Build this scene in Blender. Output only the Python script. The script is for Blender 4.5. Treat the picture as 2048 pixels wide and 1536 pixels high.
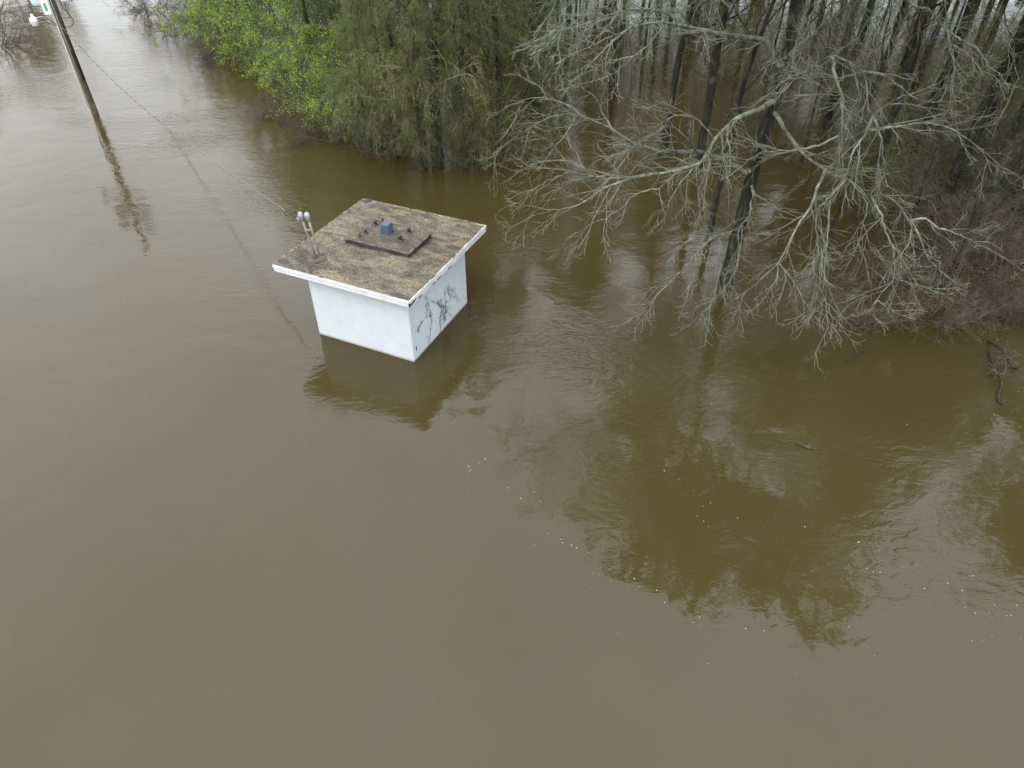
import bpy, math, random
import numpy as np
from mathutils import Vector

for o in list(bpy.data.objects):
    bpy.data.objects.remove(o)
scene = bpy.context.scene
col = scene.collection
R = math.radians

# ------------------------------------------------------------------ camera
CAM_H = 12.0
PITCH = R(40.52)
FPX = 1394.0                     # focal length in pixels of the 2048 wide photograph
cam_data = bpy.data.cameras.new('camera')
cam_data.sensor_width = 36.0
cam_data.lens = FPX / 2048 * 36.0
cam_data.clip_start = 0.1
cam_data.clip_end = 2000
cam = bpy.data.objects.new('camera', cam_data)
col.objects.link(cam)
cam.location = (0, 0, CAM_H)
cam.rotation_euler = (R(90) - PITCH, 0, 0)
scene.camera = cam

# ------------------------------------------------------------------ sky, sun, exposure
SUN_EL, SUN_AZ = R(58), R(-140)       # azimuth from +Y towards +X: the sun stands behind the camera, to the left
world = bpy.data.worlds.new('World')
scene.world = world
world.use_nodes = True
wn, wl = world.node_tree.nodes, world.node_tree.links
wn.clear()
w_out = wn.new('ShaderNodeOutputWorld')
w_bg = wn.new('ShaderNodeBackground')
w_sky = wn.new('ShaderNodeTexSky')
w_sky.sky_type = 'NISHITA'
w_sky.sun_disc = False
w_sky.sun_elevation = SUN_EL
w_sky.sun_rotation = SUN_AZ
w_sky.dust_density = 6.0
w_sky.air_density = 1.0
# cloud deck: an even overcast, brighter overhead than at the horizon, broken softly by noise
w_tc = wn.new('ShaderNodeTexCoord')
w_sep = wn.new('ShaderNodeSeparateXYZ')
wl.new(w_tc.outputs['Generated'], w_sep.inputs[0])
w_el = wn.new('ShaderNodeMapRange')
w_el.inputs['From Min'].default_value = 0.0
w_el.inputs['From Max'].default_value = 1.0
w_el.inputs['To Min'].default_value = 0.42
w_el.inputs['To Max'].default_value = 1.0
wl.new(w_sep.outputs['Z'], w_el.inputs['Value'])
w_noise = wn.new('ShaderNodeTexNoise')
w_noise.inputs['Scale'].default_value = 2.2
w_noise.inputs['Detail'].default_value = 6
wl.new(w_tc.outputs['Generated'], w_noise.inputs['Vector'])
w_nr = wn.new('ShaderNodeMapRange')
w_nr.inputs['From Min'].default_value = 0.3
w_nr.inputs['From Max'].default_value = 0.7
w_nr.inputs['To Min'].default_value = 0.86
w_nr.inputs['To Max'].default_value = 1.12
wl.new(w_noise.outputs['Fac'], w_nr.inputs['Value'])
w_mul = wn.new('ShaderNodeMath'); w_mul.operation = 'MULTIPLY'
wl.new(w_el.outputs[0], w_mul.inputs[0]); wl.new(w_nr.outputs[0], w_mul.inputs[1])
w_cloud = wn.new('ShaderNodeMix'); w_cloud.data_type = 'RGBA'; w_cloud.blend_type = 'MULTIPLY'
w_cloud.inputs['Factor'].default_value = 1.0
w_cloud.inputs[6].default_value = (19.0, 19.6, 20.7, 1)
wl.new(w_mul.outputs[0], w_cloud.inputs[7])
w_mix = wn.new('ShaderNodeMix'); w_mix.data_type = 'RGBA'
w_mix.inputs['Factor'].default_value = 0.9
wl.new(w_sky.outputs[0], w_mix.inputs[6]); wl.new(w_cloud.outputs[2], w_mix.inputs[7])
wl.new(w_mix.outputs[2], w_bg.inputs['Color'])
w_bg.inputs['Strength'].default_value = 0.12
wl.new(w_bg.outputs[0], w_out.inputs[0])

sun_data = bpy.data.lights.new('sun', 'SUN')
sun_data.energy = 0.55
sun_data.angle = R(25)
sun_data.color = (1.0, 0.97, 0.93)
sun = bpy.data.objects.new('sun', sun_data)
col.objects.link(sun)
sd = Vector((math.sin(SUN_AZ) * math.cos(SUN_EL), math.cos(SUN_AZ) * math.cos(SUN_EL), math.sin(SUN_EL)))
sun.rotation_euler = (-sd).to_track_quat('-Z', 'Y').to_euler()

scene.view_settings.view_transform = 'Standard'
scene.view_settings.look = 'None'
scene.view_settings.gamma = 1.0
scene.view_settings.use_curve_mapping = False
scene.view_settings.exposure = 0.95
scene.render.resolution_x, scene.render.resolution_y = 1024, 768
try:
    scene.cycles.max_bounces = 8
    scene.cycles.diffuse_bounces = 3
    scene.cycles.glossy_bounces = 3
    scene.cycles.transparent_max_bounces = 8
except Exception:
    pass

# ------------------------------------------------------------------ pixel -> place
CP, SP = math.cos(PITCH), math.sin(PITCH)
def ray(u, v):
    x, y = (u - 1024) / FPX, -(v - 768) / FPX
    return np.array([x, y * SP + CP, y * CP - SP])
def on_z(u, v, z=0.0):
    d = ray(u, v)
    return np.array([0, 0, CAM_H]) + d * ((z - CAM_H) / d[2])
def on_y(u, v, Y):
    d = ray(u, v)
    return np.array([0, 0, CAM_H]) + d * (Y / d[1])

# ------------------------------------------------------------------ tagging
def tag(o, label=None, cat=None, group=None, kind=None):
    if label: o['label'] = label
    if cat: o['category'] = cat
    if group: o['group'] = group
    if kind: o['kind'] = kind
    return o
def empty(name, loc=(0, 0, 0), rz=0):
    o = bpy.data.objects.new(name, None)
    o.empty_display_size = 0.3
    col.objects.link(o)
    o.location = loc
    o.rotation_euler = (0, 0, rz)
    return o
def link_mesh(name, me, mat, parent=None):
    o = bpy.data.objects.new(name, me)
    col.objects.link(o)
    if mat is not None:
        me.materials.clear()
        me.materials.append(mat)
    if parent is not None:
        o.parent = parent
    return o
def copy_tree(o, parent=None):
    c = o.copy()
    col.objects.link(c)
    if parent is not None:
        c.parent = parent
    for ch in [k for k in list(o.children)]:
        copy_tree(ch, c)
    return c

# ------------------------------------------------------------------ mesh helpers
def np_mesh(name, verts, quads=None, tris=None, smooth=True):
    me = bpy.data.meshes.new(name)
    verts = np.asarray(verts, np.float32).reshape(-1, 3)
    me.vertices.add(len(verts))
    me.vertices.foreach_set('co', verts.ravel())
    loops, starts, n = [], [], 0
    if quads is not None and len(quads):
        q = np.asarray(quads, np.int32).reshape(-1, 4)
        loops.append(q.ravel()); starts.append(np.arange(len(q)) * 4 + n); n += q.size
    if tris is not None and len(tris):
        t = np.asarray(tris, np.int32).reshape(-1, 3)
        loops.append(t.ravel()); starts.append(np.arange(len(t)) * 3 + n); n += t.size
    lo = np.concatenate(loops); st = np.concatenate(starts)
    me.loops.add(len(lo)); me.loops.foreach_set('vertex_index', lo.astype(np.int32))
    me.polygons.add(len(st)); me.polygons.foreach_set('loop_start', st.astype(np.int32))
    me.update(calc_edges=True)
    me.validate()
    if smooth:
        me.polygons.foreach_set('use_smooth', np.ones(len(st), bool))
    return me

def norm(a):
    return a / np.maximum(np.linalg.norm(a, axis=-1, keepdims=True), 1e-9)

class Tubes:
    """collects batches of tapered tubes and turns them into one mesh"""
    def __init__(s):
        s.v, s.q, s.n = [], [], 0
        s.t = []
    def add(s, P, Rd, sides=3, cap=False, rough=0.0, rng=None):
        P = np.asarray(P, float); Rd = np.asarray(Rd, float)
        if P.ndim == 2: P = P[None]; Rd = Rd[None]
        N, K, _ = P.shape
        if N == 0: return s
        T = norm(np.gradient(P, axis=1))
        mean = norm(P[:, -1] - P[:, 0])
        ref = np.where((np.abs(mean[:, 2]) > 0.8)[:, None], np.array([[1., 0.2, 0]]), np.array([[0.1, 0.2, 1.]]))
        A = norm(np.cross(T, ref[:, None, :]))
        B = np.cross(T, A)
        an = np.arange(sides) * 2 * math.pi / sides
        rr = Rd[:, :, None] * np.ones(sides)
        if rough and rng is not None:
            rr = rr * (1 + rough * rng.standard_normal(rr.shape))
        V = P[:, :, None, :] + rr[..., None] * (np.cos(an)[None, None, :, None] * A[:, :, None, :] + np.sin(an)[None, None, :, None] * B[:, :, None, :])
        base = s.n + np.arange(N)[:, None, None] * (K * sides)
        k = np.arange(K - 1)[None, :, None] * sides
        j = np.arange(sides)[None, None, :]; j2 = (j + 1) % sides
        q = np.stack([base + k + j, base + k + j2, base + k + sides + j2, base + k + sides + j], -1).reshape(-1, 4)
        s.v.append(V.reshape(-1, 3)); s.q.append(q); 
        if cap:
            for i in range(N):
                for kk, rev in ((0, True), (K - 1, False)):
                    ids = s.n + i * K * sides + kk * sides + np.arange(sides)
                    if rev: ids = ids[::-1]
                    for m in range(1, sides - 1):
                        s.t.append((ids[0], ids[m], ids[m + 1]))
        s.n += N * K * sides
        return s
    def mesh(s, name, smooth=True):
        return np_mesh(name, np.concatenate(s.v), np.concatenate(s.q), np.array(s.t) if s.t else None, smooth)

def resample(pts, K, jit=0.0, rng=None):
    """Catmull-Rom through traced points, K evenly spread samples"""
    p = np.asarray(pts, float)
    if len(p) == 2:
        t = np.linspace(0, 1, K)[:, None]
        out = p[0] * (1 - t) + p[1] * t
    else:
        e = np.vstack([2 * p[0] - p[1], p, 2 * p[-1] - p[-2]])
        fine = []
        for i in range(1, len(e) - 2):
            t = np.linspace(0, 1, 12, endpoint=False)[:, None]
            a, b, c, d = e[i - 1], e[i], e[i + 1], e[i + 2]
            fine.append(0.5 * ((2 * b) + (-a + c) * t + (2 * a - 5 * b + 4 * c - d) * t ** 2 + (-a + 3 * b - 3 * c + d) * t ** 3))
        fine.append(p[-1:]); fine = np.concatenate(fine)
        s = np.concatenate([[0], np.cumsum(np.linalg.norm(np.diff(fine, axis=0), axis=1))])
        g = np.linspace(0, s[-1], K)
        out = np.stack([np.interp(g, s, fine[:, k]) for k in range(3)], 1)
    if jit and rng is not None:
        j = rng.standard_normal(out.shape) * jit
        j[0] = 0
        out = out + j
    return out

def plen(P):
    return np.linalg.norm(np.diff(P, axis=-2), axis=-1).sum(-1)

def grow(rng, P, Rd, n, t0, t1, ang, length, K=5, wig=0.15, grav=0.0, rs=0.55, rmin=0.006, tip=0.35, taper_len=0.5, flat=0.0, rel=True, kink=0.0, horiz=None):
    """n children on every parent polyline. length: (lo,hi) share of the parent's length (rel) or metres"""
    N, K0, _ = P.shape
    t = t0 + (t1 - t0) * (np.arange(n)[None] + rng.random((N, n))) / n
    f = t * (K0 - 1); i0 = np.minimum(f.astype(int), K0 - 2); w = (f - i0)[..., None]
    ii = np.arange(N)[:, None]
    pos = P[ii, i0] * (1 - w) + P[ii, i0 + 1] * w
    tan = norm(P[ii, i0 + 1] - P[ii, i0])
    rad = Rd[ii, i0] * (1 - w[..., 0]) + Rd[ii, i0 + 1] * w[..., 0]
    rnd = rng.standard_normal((N, n, 3))
    if flat: rnd[..., 2] *= (1 - flat)
    perp = norm(rnd - (rnd * tan).sum(-1, keepdims=True) * tan)
    a = R(1) * (ang[0] + (ang[1] - ang[0]) * rng.random((N, n, 1)))
    d = tan * np.cos(a) + perp * np.sin(a)
    if horiz is not None:
        d[..., 2] *= horiz; d = norm(d)
    L = length[0] + (length[1] - length[0]) * rng.random((N, n))
    if rel: L = L * plen(P)[:, None]
    L = L * (1 - taper_len * (t - t0) / max(t1 - t0, 1e-6))
    M = N * n
    pos = pos.reshape(M, 3); d = d.reshape(M, 3); L = L.reshape(M); rad = rad.reshape(M)
    out = np.zeros((M, K, 3)); out[:, 0] = pos
    st = (L / (K - 1))[:, None]
    for k in range(1, K):
        d = norm(d + wig * rng.standard_normal((M, 3)) + np.array([0, 0, grav]))
        out[:, k] = out[:, k - 1] + d * st
    # keep out of the water
    out[:, 1:, 2] = np.where(out[:, 1:, 2] < 0.04, 0.04 + 0.03 * rng.random(out[:, 1:, 2].shape), out[:, 1:, 2])
    r0 = np.maximum(rad * rs, rmin)
    Ro = r0[:, None] * (1 - (1 - tip) * np.linspace(0, 1, K)[None])
    return out, np.maximum(Ro, rmin * 0.6)

def leaves(rng, P, per, size, spread=0.05, t0=0.3):
    """little folded leaves scattered along polylines -> verts, quads"""
    N, K, _ = P.shape
    t = t0 + (1 - t0) * rng.random((N, per))
    f = t * (K - 1); i0 = np.minimum(f.astype(int), K - 2); w = (f - i0)[..., None]
    ii = np.arange(N)[:, None]
    c = (P[ii, i0] * (1 - w) + P[ii, i0 + 1] * w).reshape(-1, 3)
    M = len(c)
    c = c + rng.standard_normal((M, 3)) * spread
    c[:, 2] = np.maximum(c[:, 2], 0.08)
    a = norm(rng.standard_normal((M, 3)) * np.array([1, 1, 0.7]))
    b = norm(np.cross(a, rng.standard_normal((M, 3))))
    s = (size[0] + (size[1] - size[0]) * rng.random((M, 1)))
    n = np.cross(a, b)
    V = np.stack([c - a * s * 0.5, c + b * s * 0.33 + n * s * 0.1, c + a * s * 0.5, c - b * s * 0.33 + n * s * 0.1], 1).reshape(-1, 3)
    base = np.arange(M)[:, None] * 4
    tri = np.concatenate([base + np.array([[0, 1, 2]]), base + np.array([[0, 2, 3]])])
    return V, tri

class Poly:
    """boxes, prisms and such for built things"""
    def __init__(s): s.v, s.f = [], []
    def add(s, v, f):
        b = len(s.v); s.v += [tuple(map(float, p)) for p in v]; s.f += [tuple(b + i for i in q) for q in f]; return s
    def box(s, lo, hi):
        x0, y0, z0 = lo; x1, y1, z1 = hi
        return s.add([(x0, y0, z0), (x1, y0, z0), (x1, y1, z0), (x0, y1, z0), (x0, y0, z1), (x1, y0, z1), (x1, y1, z1), (x0, y1, z1)],
                     [(3, 2, 1, 0), (4, 5, 6, 7), (0, 1, 5, 4), (1, 2, 6, 5), (2, 3, 7, 6), (3, 0, 4, 7)])
    def lathe(s, prof, c=(0, 0, 0), seg=16):
        v, f = [], []
        for r, z in prof:
            for k in range(seg):
                a = 2 * math.pi * k / seg
                v.append((c[0] + r * math.cos(a), c[1] + r * math.sin(a), c[2] + z))
        for i in range(len(prof) - 1):
            for k in range(seg):
                k2 = (k + 1) % seg
                f.append((i * seg + k, i * seg + k2, (i + 1) * seg + k2, (i + 1) * seg + k))
        f.append(tuple(range(seg))[::-1]); f.append(tuple((len(prof) - 1) * seg + k for k in range(seg)))
        return s.add(v, f)
    def build(s, name, mat, parent=None, bevel=0.0, smooth=False):
        me = bpy.data.meshes.new(name)
        me.from_pydata(s.v, [], s.f); me.update()
        if smooth: me.shade_smooth()
        o = link_mesh(name, me, mat, parent)
        if bevel:
            m = o.modifiers.new('bevel', 'BEVEL'); m.width = bevel; m.segments = 2; m.limit_method = 'ANGLE'
        return o

# ------------------------------------------------------------------ materials
def mat_new(name):
    m = bpy.data.materials.new(name); m.use_nodes = True
    nt = m.node_tree; nt.nodes.clear()
    out = nt.nodes.new('ShaderNodeOutputMaterial')
    b = nt.nodes.new('ShaderNodeBsdfPrincipled')
    nt.links.new(b.outputs[0], out.inputs[0])
    return m, nt, b
def n_noise(nt, vec, scale, detail=4, rough=0.55, dist=0.0):
    n = nt.nodes.new('ShaderNodeTexNoise')
    n.inputs['Scale'].default_value = scale; n.inputs['Detail'].default_value = detail
    n.inputs['Roughness'].default_value = rough; n.inputs['Distortion'].default_value = dist
    if vec is not None: nt.links.new(vec, n.inputs['Vector'])
    return n.outputs['Fac']
def n_ramp(nt, fac, stops):
    r = nt.nodes.new('ShaderNodeValToRGB')
    e = r.color_ramp.elements
    while len(e) > 1: e.remove(e[-1])
    for i, (p, c) in enumerate(stops):
        x = e[0] if i == 0 else e.new(p)
        x.position = p
        x.color = (c, c, c, 1) if isinstance(c, (int, float)) else (*c, 1)
    nt.links.new(fac, r.inputs[0])
    return r.outputs[0]
def n_math(nt, op, a, b=None, c=None):
    m = nt.nodes.new('ShaderNodeMath'); m.operation = op
    for i, x in enumerate((a, b, c)):
        if x is None: continue
        if isinstance(x, (int, float)): m.inputs[i].default_value = x
        else: nt.links.new(x, m.inputs[i])
    return m.outputs[0]
def n_mix(nt, fac, a, b, blend='MIX'):
    m = nt.nodes.new('ShaderNodeMix'); m.data_type = 'RGBA'; m.blend_type = blend
    for s, x in ((m.inputs['Factor'], fac), (m.inputs[6], a), (m.inputs[7], b)):
        if isinstance(x, (int, float)): s.default_value = x
        elif isinstance(x, tuple): s.default_value = (*x, 1)
        else: nt.links.new(x, s)
    return m.outputs[2]
def n_bump(nt, b, h, dist=0.01, strength=1.0):
    n = nt.nodes.new('ShaderNodeBump'); n.inputs['Distance'].default_value = dist; n.inputs['Strength'].default_value = strength
    nt.links.new(h, n.inputs['Height']); nt.links.new(n.outputs[0], b.inputs['Normal'])
def coords(nt, kind='Object'):
    return nt.nodes.new('ShaderNodeTexCoord').outputs[kind]
def n_map(nt, vec, scale=(1, 1, 1), rot=(0, 0, 0)):
    m = nt.nodes.new('ShaderNodeMapping'); m.inputs['Scale'].default_value = scale; m.inputs['Rotation'].default_value = rot
    nt.links.new(vec, m.inputs['Vector']); return m.outputs[0]
def object_random(nt):
    return nt.nodes.new('ShaderNodeObjectInfo').outputs['Random']

def bark(name, dark, mid, light, scale=9, bias=0.5, rough=0.9, bump=0.02, vary=0.25):
    m, nt, b = mat_new(name)
    co = coords(nt)
    f1 = n_noise(nt, n_map(nt, co, (1, 1, 0.35)), scale, 6, 0.65)
    f2 = n_noise(nt, co, scale * 0.22, 3)
    f = n_math(nt, 'ADD', n_math(nt, 'MULTIPLY', f1, 0.7), n_math(nt, 'MULTIPLY', f2, 0.3))
    c = n_ramp(nt, f, [(bias - 0.14, dark), (bias, mid), (bias + 0.12, light)])
    v = n_math(nt, 'ADD', n_math(nt, 'MULTIPLY', object_random(nt), vary), 1 - vary / 2)
    cc = nt.nodes.new('ShaderNodeCombineColor')
    for i in range(3): nt.links.new(v, cc.inputs[i])
    nt.links.new(n_mix(nt, 1.0, c, cc.outputs[0], 'MULTIPLY'), b.inputs['Base Color'])
    b.inputs['Roughness'].default_value = rough
    b.inputs['Specular IOR Level'].default_value = 0.2
    if bump: n_bump(nt, b, f1, bump)
    return m
def leaf_mat(name, c1, c2, c3):
    m, nt, b = mat_new(name)
    f = n_noise(nt, coords(nt), 1.1, 3)
    g = nt.nodes.new('ShaderNodeNewGeometry').outputs['Random Per Island']
    f = n_math(nt, 'ADD', n_math(nt, 'MULTIPLY', f, 0.6), n_math(nt, 'MULTIPLY', g, 0.4))
    c = n_ramp(nt, f, [(0.3, c1), (0.5, c2), (0.7, c3)])
    nt.links.new(c, b.inputs['Base Color'])
    b.inputs['Roughness'].default_value = 0.55
    tr = nt.nodes.new('ShaderNodeBsdfTranslucent'); nt.links.new(c, tr.inputs[0])
    mx = nt.nodes.new('ShaderNodeMixShader'); mx.inputs[0].default_value = 0.4
    out = [n for n in nt.nodes if n.type == 'OUTPUT_MATERIAL'][0]
    nt.links.new(b.outputs[0], mx.inputs[1]); nt.links.new(tr.outputs[0], mx.inputs[2]); nt.links.new(mx.outputs[0], out.inputs[0])
    return m
def plain(name, c, rough=0.6, metal=0.0, var=0.15, scale=6, bump=0.0):
    m, nt, b = mat_new(name)
    f = n_noise(nt, coords(nt), scale, 5)
    lo = tuple(x * (1 - var) for x in c); hi = tuple(min(1, x * (1 + var)) for x in c)
    nt.links.new(n_ramp(nt, f, [(0.35, lo), (0.65, hi)]), b.inputs['Base Color'])
    b.inputs['Roughness'].default_value = rough; b.inputs['Metallic'].default_value = metal
    if bump: n_bump(nt, b, f, bump)
    return m

M = {}
M['bark_dark'] = bark('bark_dark', (0.012, 0.012, 0.008), (0.03, 0.03, 0.02), (0.07, 0.075, 0.05), 7, 0.52)
M['bark_mossy'] = bark('bark_mossy', (0.010, 0.010, 0.007), (0.024, 0.025, 0.016), (0.10, 0.105, 0.07), 5, 0.53)
M['bark_lichen'] = bark('bark_lichen', (0.03, 0.034, 0.022), (0.115, 0.125, 0.09), (0.23, 0.245, 0.185), 8, 0.48)
M['twig_pale'] = bark('twig_pale', (0.07, 0.074, 0.05), (0.125, 0.132, 0.095), (0.195, 0.205, 0.155), 3, 0.5, bump=0)
M['twig_grey'] = bark('twig_grey', (0.045, 0.042, 0.03), (0.08, 0.076, 0.055), (0.13, 0.125, 0.09), 2, 0.5, bump=0)
M['twig_olive'] = bark('twig_olive', (0.05, 0.052, 0.026), (0.1, 0.104, 0.05), (0.17, 0.172, 0.09), 2, 0.5, bump=0)
M['twig_brown'] = bark('twig_brown', (0.045, 0.036, 0.026), (0.085, 0.07, 0.052), (0.14, 0.12, 0.092), 2, 0.5, bump=0)
M['vine_bark'] = bark('vine_bark', (0.045, 0.04, 0.034), (0.13, 0.12, 0.1), (0.26, 0.24, 0.21), 6, 0.5, bump=0)
M['leaf_bright'] = leaf_mat('leaf_bright', (0.08, 0.16, 0.018), (0.2, 0.31, 0.03), (0.38, 0.46, 0.05))
M['leaf_olive'] = leaf_mat('leaf_olive', (0.06, 0.09, 0.014), (0.115, 0.15, 0.024), (0.2, 0.23, 0.035))

# ------------------------------------------------------------------ water and river bed
def water_material():
    m, nt, b = mat_new('flood_water')
    co = coords(nt, 'Object')
    silt = n_noise(nt, n_map(nt, co, (0.09, 0.14, 1), (0, 0, R(35))), 1.0, 3, 0.5, 0.6)
    c = n_ramp(nt, silt, [(0.3, (0.0335, 0.0258, 0.0086)), (0.7, (0.0393, 0.0308, 0.0111))])
    nt.links.new(c, b.inputs['Base Color'])
    b.inputs['Roughness'].default_value = 0.015
    b.inputs['IOR'].default_value = 1.333
    at = nt.nodes.new('ShaderNodeAttribute'); at.attribute_name = 'ripple'
    mask = at.outputs['Fac']
    swell = n_noise(nt, n_map(nt, co, (1, 1.4, 1), (0, 0, R(-25))), 0.5, 1, 0.5, 0.5)
    mid = n_noise(nt, n_map(nt, co, (1, 1.9, 1), (0, 0, R(-15))), 1.6, 2, 0.5, 1.2)
    fine = n_noise(nt, n_map(nt, co, (1, 2.1, 1), (0, 0, R(-8))), 5.5, 2, 0.55, 1.5)
    h = n_math(nt, 'MULTIPLY', swell, 0.026)
    h = n_math(nt, 'ADD', h, n_math(nt, 'MULTIPLY', n_math(nt, 'MULTIPLY', mid, 0.042), n_math(nt, 'ADD', mask, 0.06)))
    h = n_math(nt, 'ADD', h, n_math(nt, 'MULTIPLY', n_math(nt, 'MULTIPLY', fine, 0.016), mask))
    n_bump(nt, b, h, 1.0)
    return m
M['water'] = water_material()
BED = -1.9
def sheet(name, size, z, mat, n=1, cy=60):
    xs = np.linspace(-size, size, n + 1)
    V = [(x, y + cy, z) for y in xs for x in xs]
    F = [(j * (n + 1) + i, j * (n + 1) + i + 1, (j + 1) * (n + 1) + i + 1, (j + 1) * (n + 1) + i) for j in range(n) for i in range(n)]
    me = bpy.data.meshes.new(name); me.from_pydata(V, [], F); me.update()
    return link_mesh(name, me, mat)
def water_sheet():
    """one sheet to the horizon, finer near the camera; a vertex attribute says how ruffled the surface is"""
    def axis(c, inner, n, outer):
        a = np.linspace(c - inner, c + inner, n)
        o = inner * np.power(outer / inner, np.linspace(0, 1, 14))[1:]
        return np.concatenate([c - o[::-1], a, c + o])
    xs, ys_ = axis(0, 34, 220, 900), axis(30, 32, 210, 900)
    Xg, Yg = np.meshgrid(xs, ys_)
    V = np.stack([Xg, Yg, np.zeros_like(Xg)], -1).reshape(-1, 3)
    nx_, ny_ = len(xs), len(ys_)
    i = np.arange(nx_ - 1)[None]; j = np.arange(ny_ - 1)[:, None]
    a = j * nx_ + i
    me = np_mesh('water', V, np.stack([a, a + 1, a + nx_ + 1, a + nx_], -1).reshape(-1, 4))
    x, y = V[:, 0], V[:, 1]
    def bump2(cx, cy, rx, ry=None, rot=0.0):
        ry = ry or rx
        dx, dy = x - cx, y - cy
        u = dx * math.cos(rot) + dy * math.sin(rot); v = -dx * math.sin(rot) + dy * math.cos(rot)
        return np.exp(-((u / rx) ** 2 + (v / ry) ** 2))
    m = np.full(len(V), 0.02)
    # ruffled patches seen in the photograph: eddies off the hut, the dragging cable, the pole, the edge of the wood
    for u, v, rx, ry, st in ((580, 840, 1.0, .6, .35), (740, 810, 1.3, .5, .3), (480, 590, 1.2, 2.0, .25), (640, 720, .6, .8, .3), (345, 285, 2.0, 1.4, 1.3), (300, 240, 3.2, 1.1, 1.0),
                             (270, 170, 3, 2, .5), (40, 190, 3, 3, .4), (280, 110, 4, 3, .4), (1180, 690, 1.8, 1.3, .55), (1290, 760, 1.5, 1.2, .6), (1120, 730, 1., 1.2, .45),
                             (1180, 930, .6, .9, .5), (1250, 1000, .7, .5, .35), (1500, 620, 2.5, 1.5, .5), (1000, 470, 2.5, 1.5, .35), (1980, 690, 1.5, 1.6, .8), (1780, 1080, 1.2, .8, .4),
                             (1900, 1200, 1.4, .5, .45), (1480, 1060, 1.0, .5, .3), (1700, 880, 2, 1, .3), (930, 680, 1.2, .8, .25), (470, 400, 2.5, 2, .35)):
        g = on_z(u, v); m += st * bump2(g[0], g[1], rx, ry)
    far = np.clip((y - 15) / 12, 0, 1)
    w_ = 0.5 + 0.5 * np.sin(0.31 * x + 0.2 * y + 1.4 * np.sin(0.17 * y - 0.11 * x)) * np.sin(0.23 * y - 0.13 * x + 0.8)
    m += far * (0.03 + 0.13 * w_)
    at = me.attributes.new('ripple', 'FLOAT', 'POINT')
    at.data.foreach_set('value', np.clip(m, 0, 1.5).astype(np.float32))
    return link_mesh('water', me, M['water'])
tag(water_sheet(), 'brown flood water standing over the whole ground', 'water', kind='structure')
M['mud'] = plain('mud', (0.08, 0.055, 0.03), 0.9, var=0.3, scale=1.5)
tag(sheet('ground', 900, BED, M['mud']), 'muddy ground drowned beneath the flood water', 'ground', kind='structure')

# ------------------------------------------------------------------ the white hut
S = 1.2
HX, HY = -2.242 * S, 12.471 * S
YAW = 2.715
WA, WB, HS = 2.629 * S, 2.658 * S, 1.861 * S
O1, O2, O3, O4, RT = 0.211 * S, 0.234 * S, 0.708 * S, 0.748 * S, 0.157 * S
# local frame: origin at the near corner, +x along the right wall, +y along the left wall (away from the camera both)
e1 = np.array([math.cos(YAW), math.sin(YAW), 0.])          # towards the left corner
e2 = np.array([e1[1], -e1[0], 0.])                         # towards the right corner
def to_local(p):
    d = np.asarray(p, float) - np.array([HX, HY, 0])
    return np.array([d @ e2, d @ e1, p[2]])
hut = empty('pump_house', (HX, HY, BED), math.atan2(e2[1], e2[0]))
def HZ(z): return z - BED
tag(hut, 'small white block hut with flat brown roof standing in the flood water', 'building')

def wall_material():
    m, nt, b = mat_new('white_wall_paint')
    co = coords(nt)
    f = n_noise(nt, co, 2.2, 6, 0.6)
    c = n_ramp(nt, f, [(0.3, (0.435, 0.47, 0.49)), (0.6, (0.48, 0.515, 0.535))])
    # grime spots and a tide mark at the water line
    sp = n_ramp(nt, n_noise(nt, co, 7.5, 4, 0.7), [(0.70, 0.0), (0.76, 1.0)])
    c = n_mix(nt, n_math(nt, 'MULTIPLY', sp, 0.5), c, (0.30, 0.31, 0.29))
    streak = n_ramp(nt, n_noise(nt, n_map(nt, co, (6, 6, 0.35)), 1.6, 4, 0.6), [(0.56, 0.0), (0.72, 1.0)])
    c = n_mix(nt, n_math(nt, 'MULTIPLY', streak, 0.12), c, (0.42, 0.43, 0.40))
    sep = nt.nodes.new('ShaderNodeSeparateXYZ'); nt.links.new(co, sep.inputs[0])
    z = n_math(nt, 'ADD', sep.outputs['Z'], n_math(nt, 'MULTIPLY', n_noise(nt, co, 3.0, 3), -0.06))
    line = nt.nodes.new('ShaderNodeMapRange'); line.interpolation_type = 'SMOOTHSTEP'
    line.inputs['From Min'].default_value = HZ(0.06); line.inputs['From Max'].default_value = HZ(-0.015)
    nt.links.new(z, line.inputs['Value'])
    c = n_mix(nt, n_math(nt, 'MULTIPLY', line.outputs[0], 0.75), c, (0.22, 0.2, 0.10))
    nt.links.new(c, b.inputs['Base Color'])
    b.inputs['Roughness'].default_value = 0.7
    n_bump(nt, b, n_noise(nt, co, 14, 5), 0.006)
    return m
M['wall'] = wall_material()
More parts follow.
